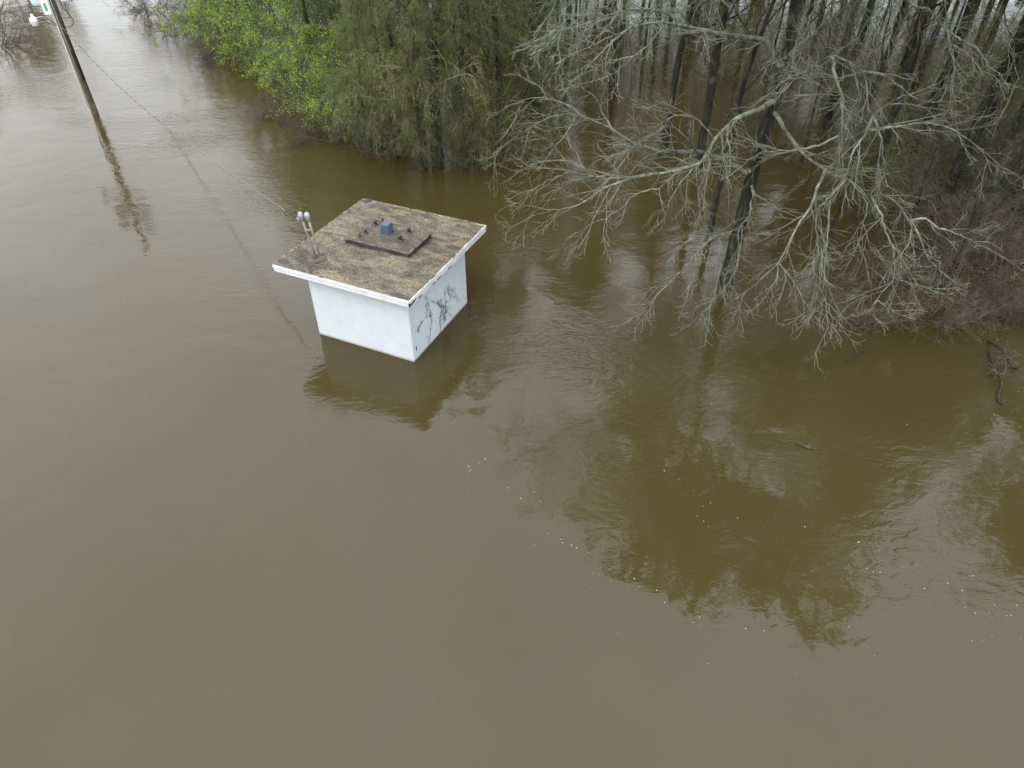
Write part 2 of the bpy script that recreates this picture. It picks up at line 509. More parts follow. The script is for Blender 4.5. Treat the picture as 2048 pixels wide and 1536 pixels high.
def roof_material(dark_edge=True):
    m, nt, b = mat_new('gravel_roofing' if dark_edge else 'hatch_roofing')
    co = coords(nt)
    grain = n_noise(nt, co, 21, 6, 0.85)
    mid = n_noise(nt, n_map(nt, co, (2.6, 0.8, 1)), 2.0, 7, 0.7)
    big = n_noise(nt, co, 0.75, 4, 0.6)
    base = n_ramp(nt, grain, [(0.38, (0.026, 0.022, 0.017)), (0.5, (0.078, 0.067, 0.048)), (0.65, (0.2, 0.174, 0.126))])
    f = n_math(nt, 'ADD', n_math(nt, 'MULTIPLY', mid, 0.65), n_math(nt, 'MULTIPLY', big, 0.35))
    tone = n_ramp(nt, f, [(0.40, (0.40, 0.38, 0.36)), (0.47, (0.75, 0.73, 0.70)), (0.56, (1.4, 1.36, 1.2))])
    c = n_mix(nt, 1.0, base, tone, 'MULTIPLY')
    # black lichen and tar blotches
    bl = n_ramp(nt, n_noise(nt, n_map(nt, co, (1.2, 1.7, 1)), 1.7, 7, 0.72, 0.4), [(0.55, 0.0), (0.63, 1.0)])
    bl = n_math(nt, 'MULTIPLY', bl, n_ramp(nt, n_noise(nt, co, 16, 4, 0.7), [(0.42, 0.25), (0.55, 1.0)]))
    c = n_mix(nt, n_math(nt, 'MULTIPLY', bl, 0.95), c, (0.014, 0.012, 0.010))
    if not dark_edge:
        g = n_ramp(nt, n_noise(nt, co, 3.2, 5, 0.65), [(0.4, 0.1), (0.6, 0.7)])
        c = n_mix(nt, g, c, (0.04, 0.032, 0.019))
    nt.links.new(c, b.inputs['Base Color'])
    b.inputs['Roughness'].default_value = 0.92
    n_bump(nt, b, grain, 0.012)
    return m
M['roof'] = roof_material()
M['hatch_top'] = roof_material(False)
def fascia_material():
    m, nt, b = mat_new('white_fascia_paint')
    co = coords(nt)
    c = n_ramp(nt, n_noise(nt, co, 3, 6, 0.6), [(0.3, (0.47, 0.485, 0.475)), (0.6, (0.58, 0.6, 0.6))])
    flake = n_ramp(nt, n_noise(nt, n_map(nt, co, (1, 1, 2.5)), 5.5, 6, 0.7), [(0.63, 0.0), (0.68, 1.0)])
    c = n_mix(nt, n_math(nt, 'MULTIPLY', flake, 0.8), c, (0.16, 0.14, 0.11))
    nt.links.new(c, b.inputs['Base Color']); b.inputs['Roughness'].default_value = 0.6
    return m
M['fascia'] = fascia_material()
M['rust'] = plain('rusty_drip_edge', (0.2, 0.15, 0.105), 0.8, var=0.7, scale=9)
M['soffit'] = plain('soffit_board', (0.45, 0.45, 0.43), 0.8)
M['tar'] = plain('tar', (0.012, 0.011, 0.012), 0.5, var=0.4, scale=20, bump=0.01)
M['black_iron'] = plain('black_iron', (0.016, 0.014, 0.013), 0.55, var=0.4)
M['galv'] = plain('galvanised_pipe', (0.2, 0.2, 0.185), 0.5, 0.2, var=0.2, scale=12)
M['galv_head'] = plain('cast_weather_head', (0.3, 0.3, 0.3), 0.5, 0.2, var=0.1)
M['blue_plastic'] = plain('blue_grey_plastic', (0.045, 0.062, 0.09), 0.5, var=0.12)
M['tin'] = plain('hatch_flashing', (0.07, 0.066, 0.054), 0.7, 0.0, var=0.8, scale=5)
M['tin_dark'] = plain('hatch_flashing_dark', (0.035, 0.032, 0.03), 0.6, 0.1, var=0.6, scale=5)

WT = HS - RT - 0.012             # wall top, just under the soffit
th = 0.2
w = Poly()
w.add([(0, 0, 0), (WB, 0, 0), (WB, WA, 0), (0, WA, 0), (0, 0, HZ(WT)), (WB, 0, HZ(WT)), (WB, WA, HZ(WT)), (0, WA, HZ(WT))],
      [(0, 1, 5, 4), (1, 2, 6, 5), (2, 3, 7, 6), (3, 0, 4, 7), (4, 5, 6, 7), (3, 2, 1, 0)])
w.build('wall', M['wall'], hut, bevel=0.012)
X0, X1, Y0, Y1 = -O2, WB + O4, -O1, WA + O3
# --- roof deck with a slightly uneven felt surface
rng = np.random.default_rng(5)
nx, ny = 26, 26
V, F = [], []
for j in range(ny + 1):
    for i in range(nx + 1):
        e = min(i, nx - i, j, ny - j)
        dz = 0.006 * rng.standard_normal() + (0.012 if 0 < e < 3 else 0)
        ex = 0.012 * rng.standard_normal() if i in (0, nx) else 0
        ey = 0.012 * rng.standard_normal() if j in (0, ny) else 0
        V.append((X0 + 0.02 + (X1 - X0 - 0.04) * i / nx + ex, Y0 + 0.02 + (Y1 - Y0 - 0.04) * j / ny + ey, HZ(HS) + 0.012 + dz))
for j in range(ny):
    for i in range(nx):
        a = j * (nx + 1) + i
        F.append((a, a + 1, a + nx + 2, a + nx + 1))
roof = Poly(); roof.add(V, F)
roof_o = roof.build('roof', M['roof'], hut)
sm = roof_o.modifiers.new('thick', 'SOLIDIFY'); sm.thickness = 0.018; sm.offset = -1
sf = Poly(); sf.box((X0 + 0.03, Y0 + 0.03, HZ(HS - RT) + 0.03), (X1 - 0.03, Y1 - 0.03, HZ(HS) - 0.02))
sf.build('soffit', M['soffit'], roof_o)
fb = 0.028
for nm, lo, hi in (('near_left', (X0, Y0 + fb + 0.002, 0), (X0 + fb, Y1 - fb - 0.002, 0)), ('near_right', (X0, Y0, 0), (X1, Y0 + fb, 0)),
                   ('far_right', (X1 - fb, Y0 + fb + 0.002, 0), (X1, Y1 - fb - 0.002, 0)), ('far_left', (X0, Y1 - fb, 0), (X1, Y1, 0))):
    p = Poly(); p.box((lo[0], lo[1], HZ(HS - RT)), (hi[0], hi[1], HZ(HS) - 0.002))
    p.build('fascia_board', M['fascia'], roof_o, bevel=0.004)
    dx0, dy0 = (-0.014, -0.014) if lo[0] == X0 or lo[1] == Y0 else (0, 0)
    p = Poly()
    if nm == 'near_left': p.box((X0 - 0.016, Y0 - 0.016, HZ(HS) - 0.075), (X0 - 0.003, Y1, HZ(HS) + 0.016))
    if nm == 'near_right': p.box((X0 - 0.002, Y0 - 0.016, HZ(HS) - 0.075), (X1, Y0 - 0.003, HZ(HS) + 0.016))
    if nm == 'far_right': p.box((X1 + 0.003, Y0, HZ(HS) - 0.07), (X1 + 0.016, Y1, HZ(HS) + 0.014))
    if nm == 'far_left': p.box((X0, Y1 + 0.003, HZ(HS) - 0.07), (X1, Y1 + 0.016, HZ(HS) + 0.014))
    p.build('drip_edge', M['fascia'] if 'near' in nm else M['rust'], roof_o, bevel=0.002)
# torn, blackened stretches of the near right fascia and the chipped near corner
for x0_, x1_, z0_, z1_ in ((0.03, 0.22, -0.15, -0.105), (0.1, 0.34, -0.12, -0.085), (0.42, 0.6, -0.165, -0.14), (1.15, 1.3, -0.17, -0.15), (1.4, 1.62, -0.172, -0.155), (2.0, 2.2, -0.172, -0.158)):
    p = Poly(); p.add([(X0 + x0_, Y0 - 0.021, HZ(HS) + z0_), (X0 + x1_, Y0 - 0.021, HZ(HS) + (z0_ + z1_) / 2), (X0 + x1_ - 0.03, Y0 - 0.021, HZ(HS) + z1_), (X0 + x0_ + 0.04, Y0 - 0.021, HZ(HS) + z1_ - 0.006),
                       (X0 + x0_, Y0 + 0.004, HZ(HS) + z0_), (X0 + x1_, Y0 + 0.004, HZ(HS) + (z0_ + z1_) / 2), (X0 + x1_ - 0.03, Y0 + 0.004, HZ(HS) + z1_), (X0 + x0_ + 0.04, Y0 + 0.004, HZ(HS) + z1_ - 0.006)],
                      [(0, 1, 2, 3), (7, 6, 5, 4), (0, 4, 5, 1), (1, 5, 6, 2), (2, 6, 7, 3), (3, 7, 4, 0)])
    p.build('torn_edge', M['tar'], roof_o)
p = Poly(); p.box((X0 - 0.022, Y0 - 0.022, HZ(HS) - 0.16), (X0 + 0.012, Y0 + 0.012, HZ(HS) - 0.05)); p.build('torn_edge', M['tar'], roof_o)
# rusty upper lip of the drip edge, broken along its length
for k in range(34):
    side = k % 4; t = rng.random(); L = 0.06 + 0.2 * rng.random()
    p = Poly(); z = HZ(HS) + 0.017
    if side == 0: y = Y0 + 0.05 + t * (Y1 - Y0 - 0.4); p.box((X0 - 0.012, y, z), (X0 + 0.022, y + L, z + 0.006))
    if side == 1: x = X0 + 0.05 + t * (X1 - X0 - 0.4); p.box((x, Y0 - 0.012, z), (x + L, Y0 + 0.022, z + 0.006))
    if side == 2: y = Y0 + 0.05 + t * (Y1 - Y0 - 0.4); p.box((X1 - 0.02, y, z), (X1 + 0.012, y + L, z + 0.006))
    if side == 3: x = X0 + 0.05 + t * (X1 - X0 - 0.4); p.box((x, Y1 - 0.02, z), (x + L, Y1 + 0.012, z + 0.006))
    p.build('rusted_lip', M['rust'], roof_o)
def blob_sheet(name, c, rx, ry, z, mat, parent, seed, h=0.008, n=18):
    g = np.random.default_rng(seed)
    v = [(c[0], c[1], z + h)]
    for k in range(n):
        a = 2 * math.pi * k / n; s = 0.65 + 0.5 * g.random()
        v.append((c[0] + rx * s * math.cos(a), c[1] + ry * s * math.sin(a), z))
    for k in range(n): v.append((v[k + 1][0], v[k + 1][1], z - 0.02))
    f = [(0, 1 + k, 1 + (k + 1) % n) for k in range(n)] + [(1 + k, n + 1 + k, n + 1 + (k + 1) % n, 1 + (k + 1) % n) for k in range(n)]
    p = Poly(); p.add(v, f); return p.build(name, mat, parent)
def roof_at(u, v, z=HS): return to_local(on_z(u, v, z))
c = roof_at(567, 524); blob_sheet('tar_patch', c, 0.13, 0.2, HZ(HS) + 0.03, M['tar'], roof_o, 3)
c = roof_at(733, 401); blob_sheet('tar_patch', (c[0] - 0.05, c[1] - 0.08), 0.16, 0.1, HZ(HS) + 0.03, M['tar'], roof_o, 4)
c = roof_at(640, 520); blob_sheet('pipe_flashing', c, 0.24, 0.2, HZ(HS) + 0.03, M['hatch_top'], roof_o, 8, 0.02)
c = roof_at(634, 517); blob_sheet('tar_patch', c, 0.1, 0.1, HZ(HS) + 0.05, M['tar'], roof_o, 9, 0.02)

# --- hatch on the roof
hz = 0.17
hc = [to_local(on_z(u, v, HS + hz)) for u, v in ((687.5, 477), (738, 434), (864.6, 467), (817.7, 506))]
hx0 = (hc[0][0] + hc[3][0]) / 2; hx1 = (hc[1][0] + hc[2][0]) / 2
hx0, hx1 = min(p[0] for p in hc), max(p[0] for p in hc)
ys = sorted(p[1] for p in hc); hy0, hy1 = (ys[0] + ys[1]) / 2, (ys[2] + ys[3]) / 2
xs = sorted(p[0] for p in hc); hx0, hx1 = (xs[0] + xs[1]) / 2, (xs[2] + xs[3]) / 2
print('HATCH', hx0, hx1, hy0, hy1, 'ROOF', X0, X1, Y0, Y1)
zt = HZ(HS)
hatch = empty('roof_hatch', (0, 0, 0)); hatch.parent = hut
p = Poly(); p.box((hx0 + 0.025, hy0 + 0.03, zt + 0.005), (hx1 - 0.03, hy1 - 0.03, zt + hz - 0.035)); p.build('kerb', M['tin_dark'], hatch)
p = Poly(); p.box((hx0, hy0, zt + hz - 0.05), (hx1, hy1, zt + hz)); p.build('lid_flashing', M['tin'], hatch, bevel=0.006)
p = Poly()
gx = np.linspace(hx0 + 0.045, hx1 - 0.006, 16); gy = np.linspace(hy0 + 0.05, hy1 - 0.006, 12)
V = [(x, y, zt + hz + 0.008 + 0.004 * rng.standard_normal()) for y in gy for x in gx]
F = [(j * 16 + i, j * 16 + i + 1, j * 16 + i + 17, j * 16 + i + 16) for j in range(11) for i in range(15)]
p.add(V, F); lid = p.build('lid_covering', M['hatch_top'], hatch)
s_ = lid.modifiers.new('t', 'SOLIDIFY'); s_.thickness = 0.02; s_.offset = -1
zl = HS + hz + 0.01
def frustum(c, z, a, b, h, rz=0.0):
    v = []
    for s, zz in ((a, z), (b, z + h)):
        for dx, dy in ((-1, -1), (1, -1), (1, 1), (-1, 1)):
            x, y = dx * s[0], dy * s[1]
            v.append((c[0] + x * math.cos(rz) - y * math.sin(rz), c[1] + x * math.sin(rz) + y * math.cos(rz), zz))
    q = Poly(); q.add(v, [(3, 2, 1, 0), (4, 5, 6, 7), (0, 1, 5, 4), (1, 2, 6, 5), (2, 3, 7, 6), (3, 0, 4, 7)]); return q
bc = to_local(on_z(775, 466, zl))
box = frustum(bc, HZ(zl) - 0.006, (0.165, 0.15), (0.125, 0.115), 0.32, 0.0).build('vent_cap', M['blue_plastic'], hatch, bevel=0.03)
tag(box, 'blue grey plastic cap in the middle of the hatch')
frustum(bc, HZ(zl) - 0.012, (0.19, 0.175), (0.165, 0.15), 0.03).build('flange', M['blue_plastic'], box, bevel=0.008)
nc = to_local(on_z(779, 471, zl))
q = Poly(); q.box((bc[0] + 0.02, bc[1] - 0.158, HZ(zl) + 0.01), (bc[0] + 0.075, bc[1] - 0.12, HZ(zl) + 0.075)); q.build('cable_notch', M['black_iron'], box)
for u, v, s in ((751, 450, 1.4), (731, 466, 1.2), (818, 465, 1.5), (801, 481, 1.5), (720, 472, 0.8), (765, 441, 0.7)):
    c = to_local(on_z(u, v, zl))
    q = Poly(); q.lathe([(0.075 * s, 0), (0.07 * s, 0.012), (0.03 * s, 0.018), (0.026 * s, 0.07 * s), (0.045 * s, 0.075 * s), (0.04 * s, 0.1 * s), (0.01, 0.11 * s)], (c[0], c[1], HZ(zl) - 0.004), 9)
    q.build('lifting_bolt', M['black_iron'], hatch, smooth=True)

# --- twin service conduits with weather heads
mast = empty('service_mast', (0, 0, 0)); mast.parent = hut
MAST_TOP = []
for (u0, v0), (u1, v1), r in (((632, 514), (603, 436), 0.032), ((641.5, 516), (616, 437), 0.032)):
    b0 = on_z(u0, v0, HS); t0 = on_y(u1, v1, b0[1] + 0.03)
    MAST_TOP.append(t0)
    L0, L1 = to_local(b0), to_local(t0); L0[2] = HZ(L0[2]) - 0.05; L1[2] = HZ(L1[2])
    tb = Tubes(); tb.add(np.linspace(L0, L1, 4), np.full(4, r), 10, True)
    pipe = link_mesh('conduit', tb.mesh('conduit'), M['galv'], mast)
    d = norm(L1 - L0)
    tb = Tubes(); tb.add(np.array([L1 - d * 0.08, L1 + d * 0.0, L1 + d * 0.06, L1 + d * 0.13, L1 + d * 0.17]), np.array([0.042, 0.05, 0.075, 0.07, 0.03]), 10, True)
    link_mesh('weather_head', tb.mesh('weather_head'), M['galv_head'], pipe)
    tb = Tubes(); tb.add(np.array([L0 + d * 0.05, L0 + d * 0.12]), np.array([0.07, 0.045]), 10, True)
    link_mesh('collar', tb.mesh('collar'), M['tin'], pipe)
for f_ in (0.70, 0.38):
    a = to_local(on_y(*(603 + (632 - 603) * (1 - f_) - 3, 436 + (514 - 436) * (1 - f_)), MAST_TOP[0][1]))
    b_ = to_local(on_y(*(616 + (641.5 - 616) * (1 - f_) + 3, 437 + (516 - 437) * (1 - f_)), MAST_TOP[1][1]))
    if f_ < 0.5: continue
    a[2] = HZ(a[2]); b_[2] = HZ(b_[2])
    tb = Tubes(); tb.add(np.array([a, b_]), np.array([0.022, 0.022]), 6, True)
    link_mesh('strap', tb.mesh('strap'), M['rust'], mast)
# small dark slot and a chip low on the right wall
q = Poly(); q.box((0.16, -0.006, HZ(0.28)), (0.20, 0.03, HZ(0.42))); q.build('wall_slot', M['black_iron'], hut)

# --- dead vine on the right wall (a plant of its own)
def vine():
    g = np.random.default_rng(21)
    root = empty('climbing_vine', hut.location, hut.rotation_euler.z)
    tag(root, 'leafless dead vine climbing the right hand wall of the hut', 'vine')
    def wall_pt(u, v):      # where the ray meets the right wall plane (local y = 0)
        d = ray(u, v); c = np.array([0, 0, CAM_H]) - np.array([HX, HY, 0])
        t = -(c @ e1) / (d @ e1)
        return to_local(np.array([0, 0, CAM_H]) + d * t)
    paths = [([(856, 690), (860, 665), (862, 640), (858, 618), (852, 600), (850, 590)], 0.012),
             ([(879, 668), (880, 650), (879, 632), (885, 622), (890, 612), (889, 596), (888, 580)], 0.016),
             ([(905, 636), (900, 630), (893, 622), (886, 615), (876, 607), (866, 604), (856, 600)], 0.010),
             ([(888, 580), (895, 578), (902, 580), (908, 583)], 0.006), ([(889, 586), (900, 588), (910, 594), (917, 602)], 0.006),
             ([(886, 618), (878, 612), (876, 604), (882, 598)], 0.008), ([(879, 632), (886, 630), (890, 624)], 0.010),
             ([(862, 640), (858, 630), (854, 622), (852, 610)], 0.007), ([(837, 668), (834, 660), (838, 652), (843, 646)], 0.004),
             ([(893, 640), (888, 632), (890, 622)], 0.008), ([(876, 616), (884, 612), (893, 614)], 0.007)]
    P = []; 
    tb = Tubes()
    for pts, r in paths:
        L = []; r *= 0.45
        for u, v in pts:
            q_ = wall_pt(u, v); q_[1] = -0.012 - 0.015 * g.random(); q_[2] = HZ(q_[2]); L.append(q_)
        k = resample(L, 14, 0.008, g); k[:, 1] = np.minimum(k[:, 1], -0.006)
        P.append(k); tb.add(k, np.linspace(r, r * 0.5, 14), 5)
    link_mesh('stem', tb.mesh('vine_stem'), M['vine_bark'], root)
    P = np.array(P); Rr = np.full(P.shape[:2], 0.008)
    tb = Tubes()
    c, cr = grow(g, P, Rr, 13, 0.1, 1.0, (30, 80), (0.12, 0.4), 6, 0.35, -0.03, rmin=0.0035, rel=False)
    for q_ in (c,):
        q_[..., 1] = np.clip(q_[..., 1] * 0.25, -0.05, -0.006)
    c[..., 2] = np.maximum(c[..., 2], HZ(0.05))
    tb.add(c, cr, 3)
    d_, dr = grow(g, c, cr, 3, 0.2, 1.0, (30, 80), (0.06, 0.16), 4, 0.35, -0.05, rmin=0.0025, rel=False)
    d_[..., 1] = np.clip(d_[..., 1] * 0.4, -0.05, -0.006)
    d_[..., 2] = np.maximum(d_[..., 2], HZ(0.05))
    tb.add(d_, dr, 3)
    tag(link_mesh('tendrils', tb.mesh('vine_tendrils'), M['vine_bark'], root), kind='stuff')
vine()

# ------------------------------------------------------------------ utility pole, lamp, cable
M['pole_wood'] = bark('pole_wood', (0.03, 0.026, 0.016), (0.065, 0.057, 0.037), (0.115, 0.104, 0.072), 7, 0.5, bump=0.01)
M['pole_dark'] = plain('dark_conduit', (0.022, 0.016, 0.012), 0.7, var=0.3)
M['can_grey'] = plain('transformer_paint', (0.52, 0.55, 0.58), 0.4, 0.1, var=0.06)
M['lamp_white'] = plain('lamp_white', (0.78, 0.78, 0.76), 0.4, var=0.05)
M['wire_black'] = plain('wire_black', (0.015, 0.015, 0.015), 0.5)
M['wire_pale'] = plain('bare_aluminium_wire', (0.36, 0.34, 0.27), 0.5, 0.1)
M['guy_yellow'] = plain('guy_guard_yellow', (0.2, 0.165, 0.08), 0.6, var=0.25)
M['tag_white'] = plain('sign_white', (0.62, 0.66, 0.66), 0.5)
M['tag_green'] = plain('sign_green', (0.02, 0.22, 0.13), 0.5)
PB = on_z(191, 228)
pole = empty('utility_pole', (PB[0], PB[1], BED))
tag(pole, 'wooden utility pole with grey transformers standing in the flooded river', 'utility pole')
def PL(p): return np.asarray(p, float) - np.array([PB[0], PB[1], BED])
def PY(u, v, dy=0.0): return PL(on_y(u, v, PB[1] + dy))
PTOP = 7.2
zz = np.linspace(BED, PTOP, 9)
tb = Tubes(); tb.add(PL(np.stack([np.full(9, PB[0]), np.full(9, PB[1]), zz], 1)), np.linspace(0.16, 0.11, 9), 14, True)
link_mesh('shaft', tb.mesh('pole_shaft'), M['pole_wood'], pole)
def tube_part(name, pts, r, mat, parent, sides=6, K=16):
    k = resample(pts, K) if len(pts) > 2 else np.array(pts, float)
    t_ = Tubes(); t_.add(k, np.full(len(k), r), sides, True)
    return link_mesh(name, t_.mesh(name), mat, parent)
tube_part('riser_conduit', [PL((PB[0] + 0.15, PB[1] - 0.08, 1.6)), PL((PB[0] + 0.13, PB[1] - 0.08, PTOP - 0.4))], 0.05, M['pole_dark'], pole, 8)
tube_part('ground_wire', [PL((PB[0] + 0.02, PB[1] - 0.175, 0.3)), PL((PB[0] + 0.02, PB[1] - 0.145, PTOP - 1.5))], 0.013, M['wire_pale'], pole, 5)
tube_part('ground_wire', [PL((PB[0] - 0.15, PB[1] - 0.13, 0.3)), PL((PB[0] - 0.11, PB[1] - 0.12, PTOP - 2.2))], 0.012, M['guy_yellow'], pole, 5)
z7 = 5.55
for dx, dy, zc in ((-0.58, -0.1, 4.78), (0.52, 0.2, 4.86)):
    q = Poly(); c = PL((PB[0] + dx, PB[1] + dy, zc))
    q.lathe([(0.10, -0.02), (0.24, 0.0), (0.265, 0.06), (0.265, 0.85), (0.275, 0.87), (0.275, 0.93), (0.18, 1.0), (0.05, 1.02)], c, 20)
    can = q.build('transformer', M['can_grey'], pole, smooth=False)
    q = Poly(); q.lathe([(0.04, 0), (0.06, 0.05), (0.035, 0.1), (0.055, 0.15), (0.02, 0.25)], c + np.array([0.08, 0, 0.98]), 8); q.build('bushing', M['pole_dark'], can)
    q = Poly(); s_ = 1 if dx < 0 else -1
    q.box((min(c[0], c[0] + s_ * abs(dx)), c[1] - 0.03, c[2] + 0.25), (max(c[0], c[0] + s_ * abs(dx)), c[1] + 0.03, c[2] + 0.33)); q.build('bracket', M['galv'], can)
c = PL((PB[0] - 0.2, PB[1] - 0.32, 4.42))
q = Poly(); q.box((c[0] - 0.17, c[1], c[2]), (c[0] + 0.17, c[1] + 0.14, c[2] + 0.6)); bx = q.build('meter_box', M['tag_white'], pole, bevel=0.02)
q = Poly(); q.box((c[0] - 0.05, c[1] - 0.006, c[2] + 0.16), (c[0] + 0.05, c[1] - 0.002, c[2] + 0.46)); q.build('green_label', M['tag_green'], bx)
arm = tube_part('lamp_arm', [PY(113, 50), PY(103, 42, -0.1), PY(92, 36, -0.2), (PY(83, 34, -0.3)), PY(71, 37, -0.35)], 0.032, M['galv'], pole, 8)
la = PY(70, 37.5, -0.35)
lh = empty('lamp_head', la); lh.parent = pole
def half(q, prof, c):
    return q.lathe(prof, c, 16)
q = Poly(); q.lathe([(0.05, 0.18), (0.06, 0.16), (0.065, 0.08), (0.14, 0.03), (0.17, -0.02), (0.17, -0.1)], (-0.08, 0, 0), 16); q.build('housing', M['lamp_white'], lh, smooth=False)
M['lens'] = plain('lamp_lens', (0.55, 0.55, 0.48), 0.25, var=0.05)
q = Poly(); q.lathe([(0.165, -0.1), (0.15, -0.2), (0.13, -0.27), (0.03, -0.28)], (-0.08, 0, 0), 16); q.build('refractor', M['lens'], lh, smooth=False)
tube_part('drip_loop', [PY(118, 0), PY(126, 15), PY(141, 32), PY(147, 44, -0.1), PY(141, 53, -0.1), PY(125, 54, -0.1)], 0.018, M['wire_black'], pole, 5, 24)
tube_part('drip_loop', [PY(66, 11), PY(80, 30, -0.2), PY(95, 45, -0.25), PY(112, 51, -0.2)], 0.014, M['wire_black'], pole, 5, 24)
tube_part('drip_loop', [PY(127, 0), PY(133, 20), PY(141, 33), PY(143, 36)], 0.016, M['wire_black'], pole, 5, 20)
tube_part('drip_loop', [PY(112, 30), PY(120, 34, -0.2), PY(132, 36, -0.2), PY(142, 35)], 0.012, M['wire_black'], pole, 5, 20)
# guy wire with a yellow guard, into the water in front of the pole
GW = on_z(200, 281)
gt = np.array([PB[0] - 0.1, PB[1] - 0.15, 4.6])
gd = norm(gt - GW)
guy = empty('guy_wire', (GW[0], GW[1], BED)); tag(guy, 'thin guy wire with yellow guard running from the utility pole into water', 'guy wire')
def GL(p): return np.asarray(p, float) - np.array([GW[0], GW[1], BED])
tube_part('strand', [GL(GW - gd * 0.5), GL(gt)], 0.012, M['wire_pale'], guy, 5)
tube_part('guard', [GL(GW - gd * 0.25), GL(GW + gd * 1.5)], 0.028, M['guy_yellow'], guy, 6)
# service cable: two twisted strands, sagging until it drags in the water
dip = on_z(336, 256)
m_top = MAST_TOP[0] + np.array([-0.03, -0.02, -0.08])
p_top = on_y(120, 50, PB[1] - 0.15)
def chord(a, b, sag, n):
    t = np.linspace(0, 1, n)[:, None]
    p = a * (1 - t) + b * t; p[:, 2] -= (4 * sag * t * (1 - t))[:, 0]; return p
d0 = np.array([dip[0], dip[1], 0.02])
A_ = chord(m_top, d0 + (m_top - d0) * 0.02, 0.10, 40); B_ = chord(d0, p_top, 0.35, 60)
line = np.vstack([A_, d0[None], B_[1:]])
line[:, 2] = np.maximum(line[:, 2], 0.012)
K = 900
line = resample(line[::3], K)
line[:, 2] = np.maximum(line[:, 2], 0.01)
s_ = np.concatenate([[0], np.cumsum(np.linalg.norm(np.diff(line, axis=0), axis=1))])
Tn = norm(np.gradient(line, axis=0)); Sd = norm(np.cross(Tn, [0, 0, 1.])); Up = np.cross(Sd, Tn)
cable = empty('service_cable', tuple(m_top)); tag(cable, 'twisted overhead cable sagging from the utility pole to the hut roof conduits', 'cable')
for ph, r, off, mt in ((0, 0.0065, 0.013, 'wire_pale'), (math.pi * 0.8, 0.008, 0.009, 'wire_black'), (math.pi * 1.4, 0.008, 0.009, 'wire_black')):
    a = s_ / 0.26 * 2 * math.pi + ph
    hp = line + (np.cos(a)[:, None] * Sd + np.sin(a)[:, None] * Up) * off - m_top
    t_ = Tubes(); t_.add(hp, np.full(K, r), 4)
    link_mesh('strand', t_.mesh('cable_strand'), M[mt], cable)
MT = MAST_TOP
for k, (pts, r) in enumerate(([[(604, 434), (596, 428), (584, 421), (574, 420), (568, 427), (578, 432)], 0.011], [[(616, 435), (606, 424), (592, 423), (580, 428)], 0.010],
                              [[(603, 437), (594, 436), (584, 430), (572, 422)], 0.010], [[(606, 428), (608, 422), (610, 414)], 0.007], [[(598, 438), (590, 439), (580, 441)], 0.009])):
    P_ = [on_y(u, v, MT[0][1] - 0.04) - m_top for u, v in pts]
    tube_part('loop', P_, r, M['wire_black'], cable, 5, 20)
q = Poly(); c = on_y(596, 438.5, MT[0][1] - 0.04) - m_top
q.lathe([(0.02, -0.05), (0.032, -0.02), (0.032, 0.03), (0.015, 0.05)], c, 8); q.build('clamp', M['galv_head'], cable)
# ---TREES---
# ------------------------------------------------------------------ trees
def T3(l): return np.array([on_y(u, v, Y) for u, v, Y in l])
def ordn(n):
    w = 'first second third fourth fifth sixth seventh eighth ninth tenth eleventh twelfth thirteenth fourteenth fifteenth sixteenth seventeenth eighteenth nineteenth twentieth'.split()
    return w[n] if n < 20 else ('thirtieth' if n == 29 else 'twenty-' + w[n - 20])

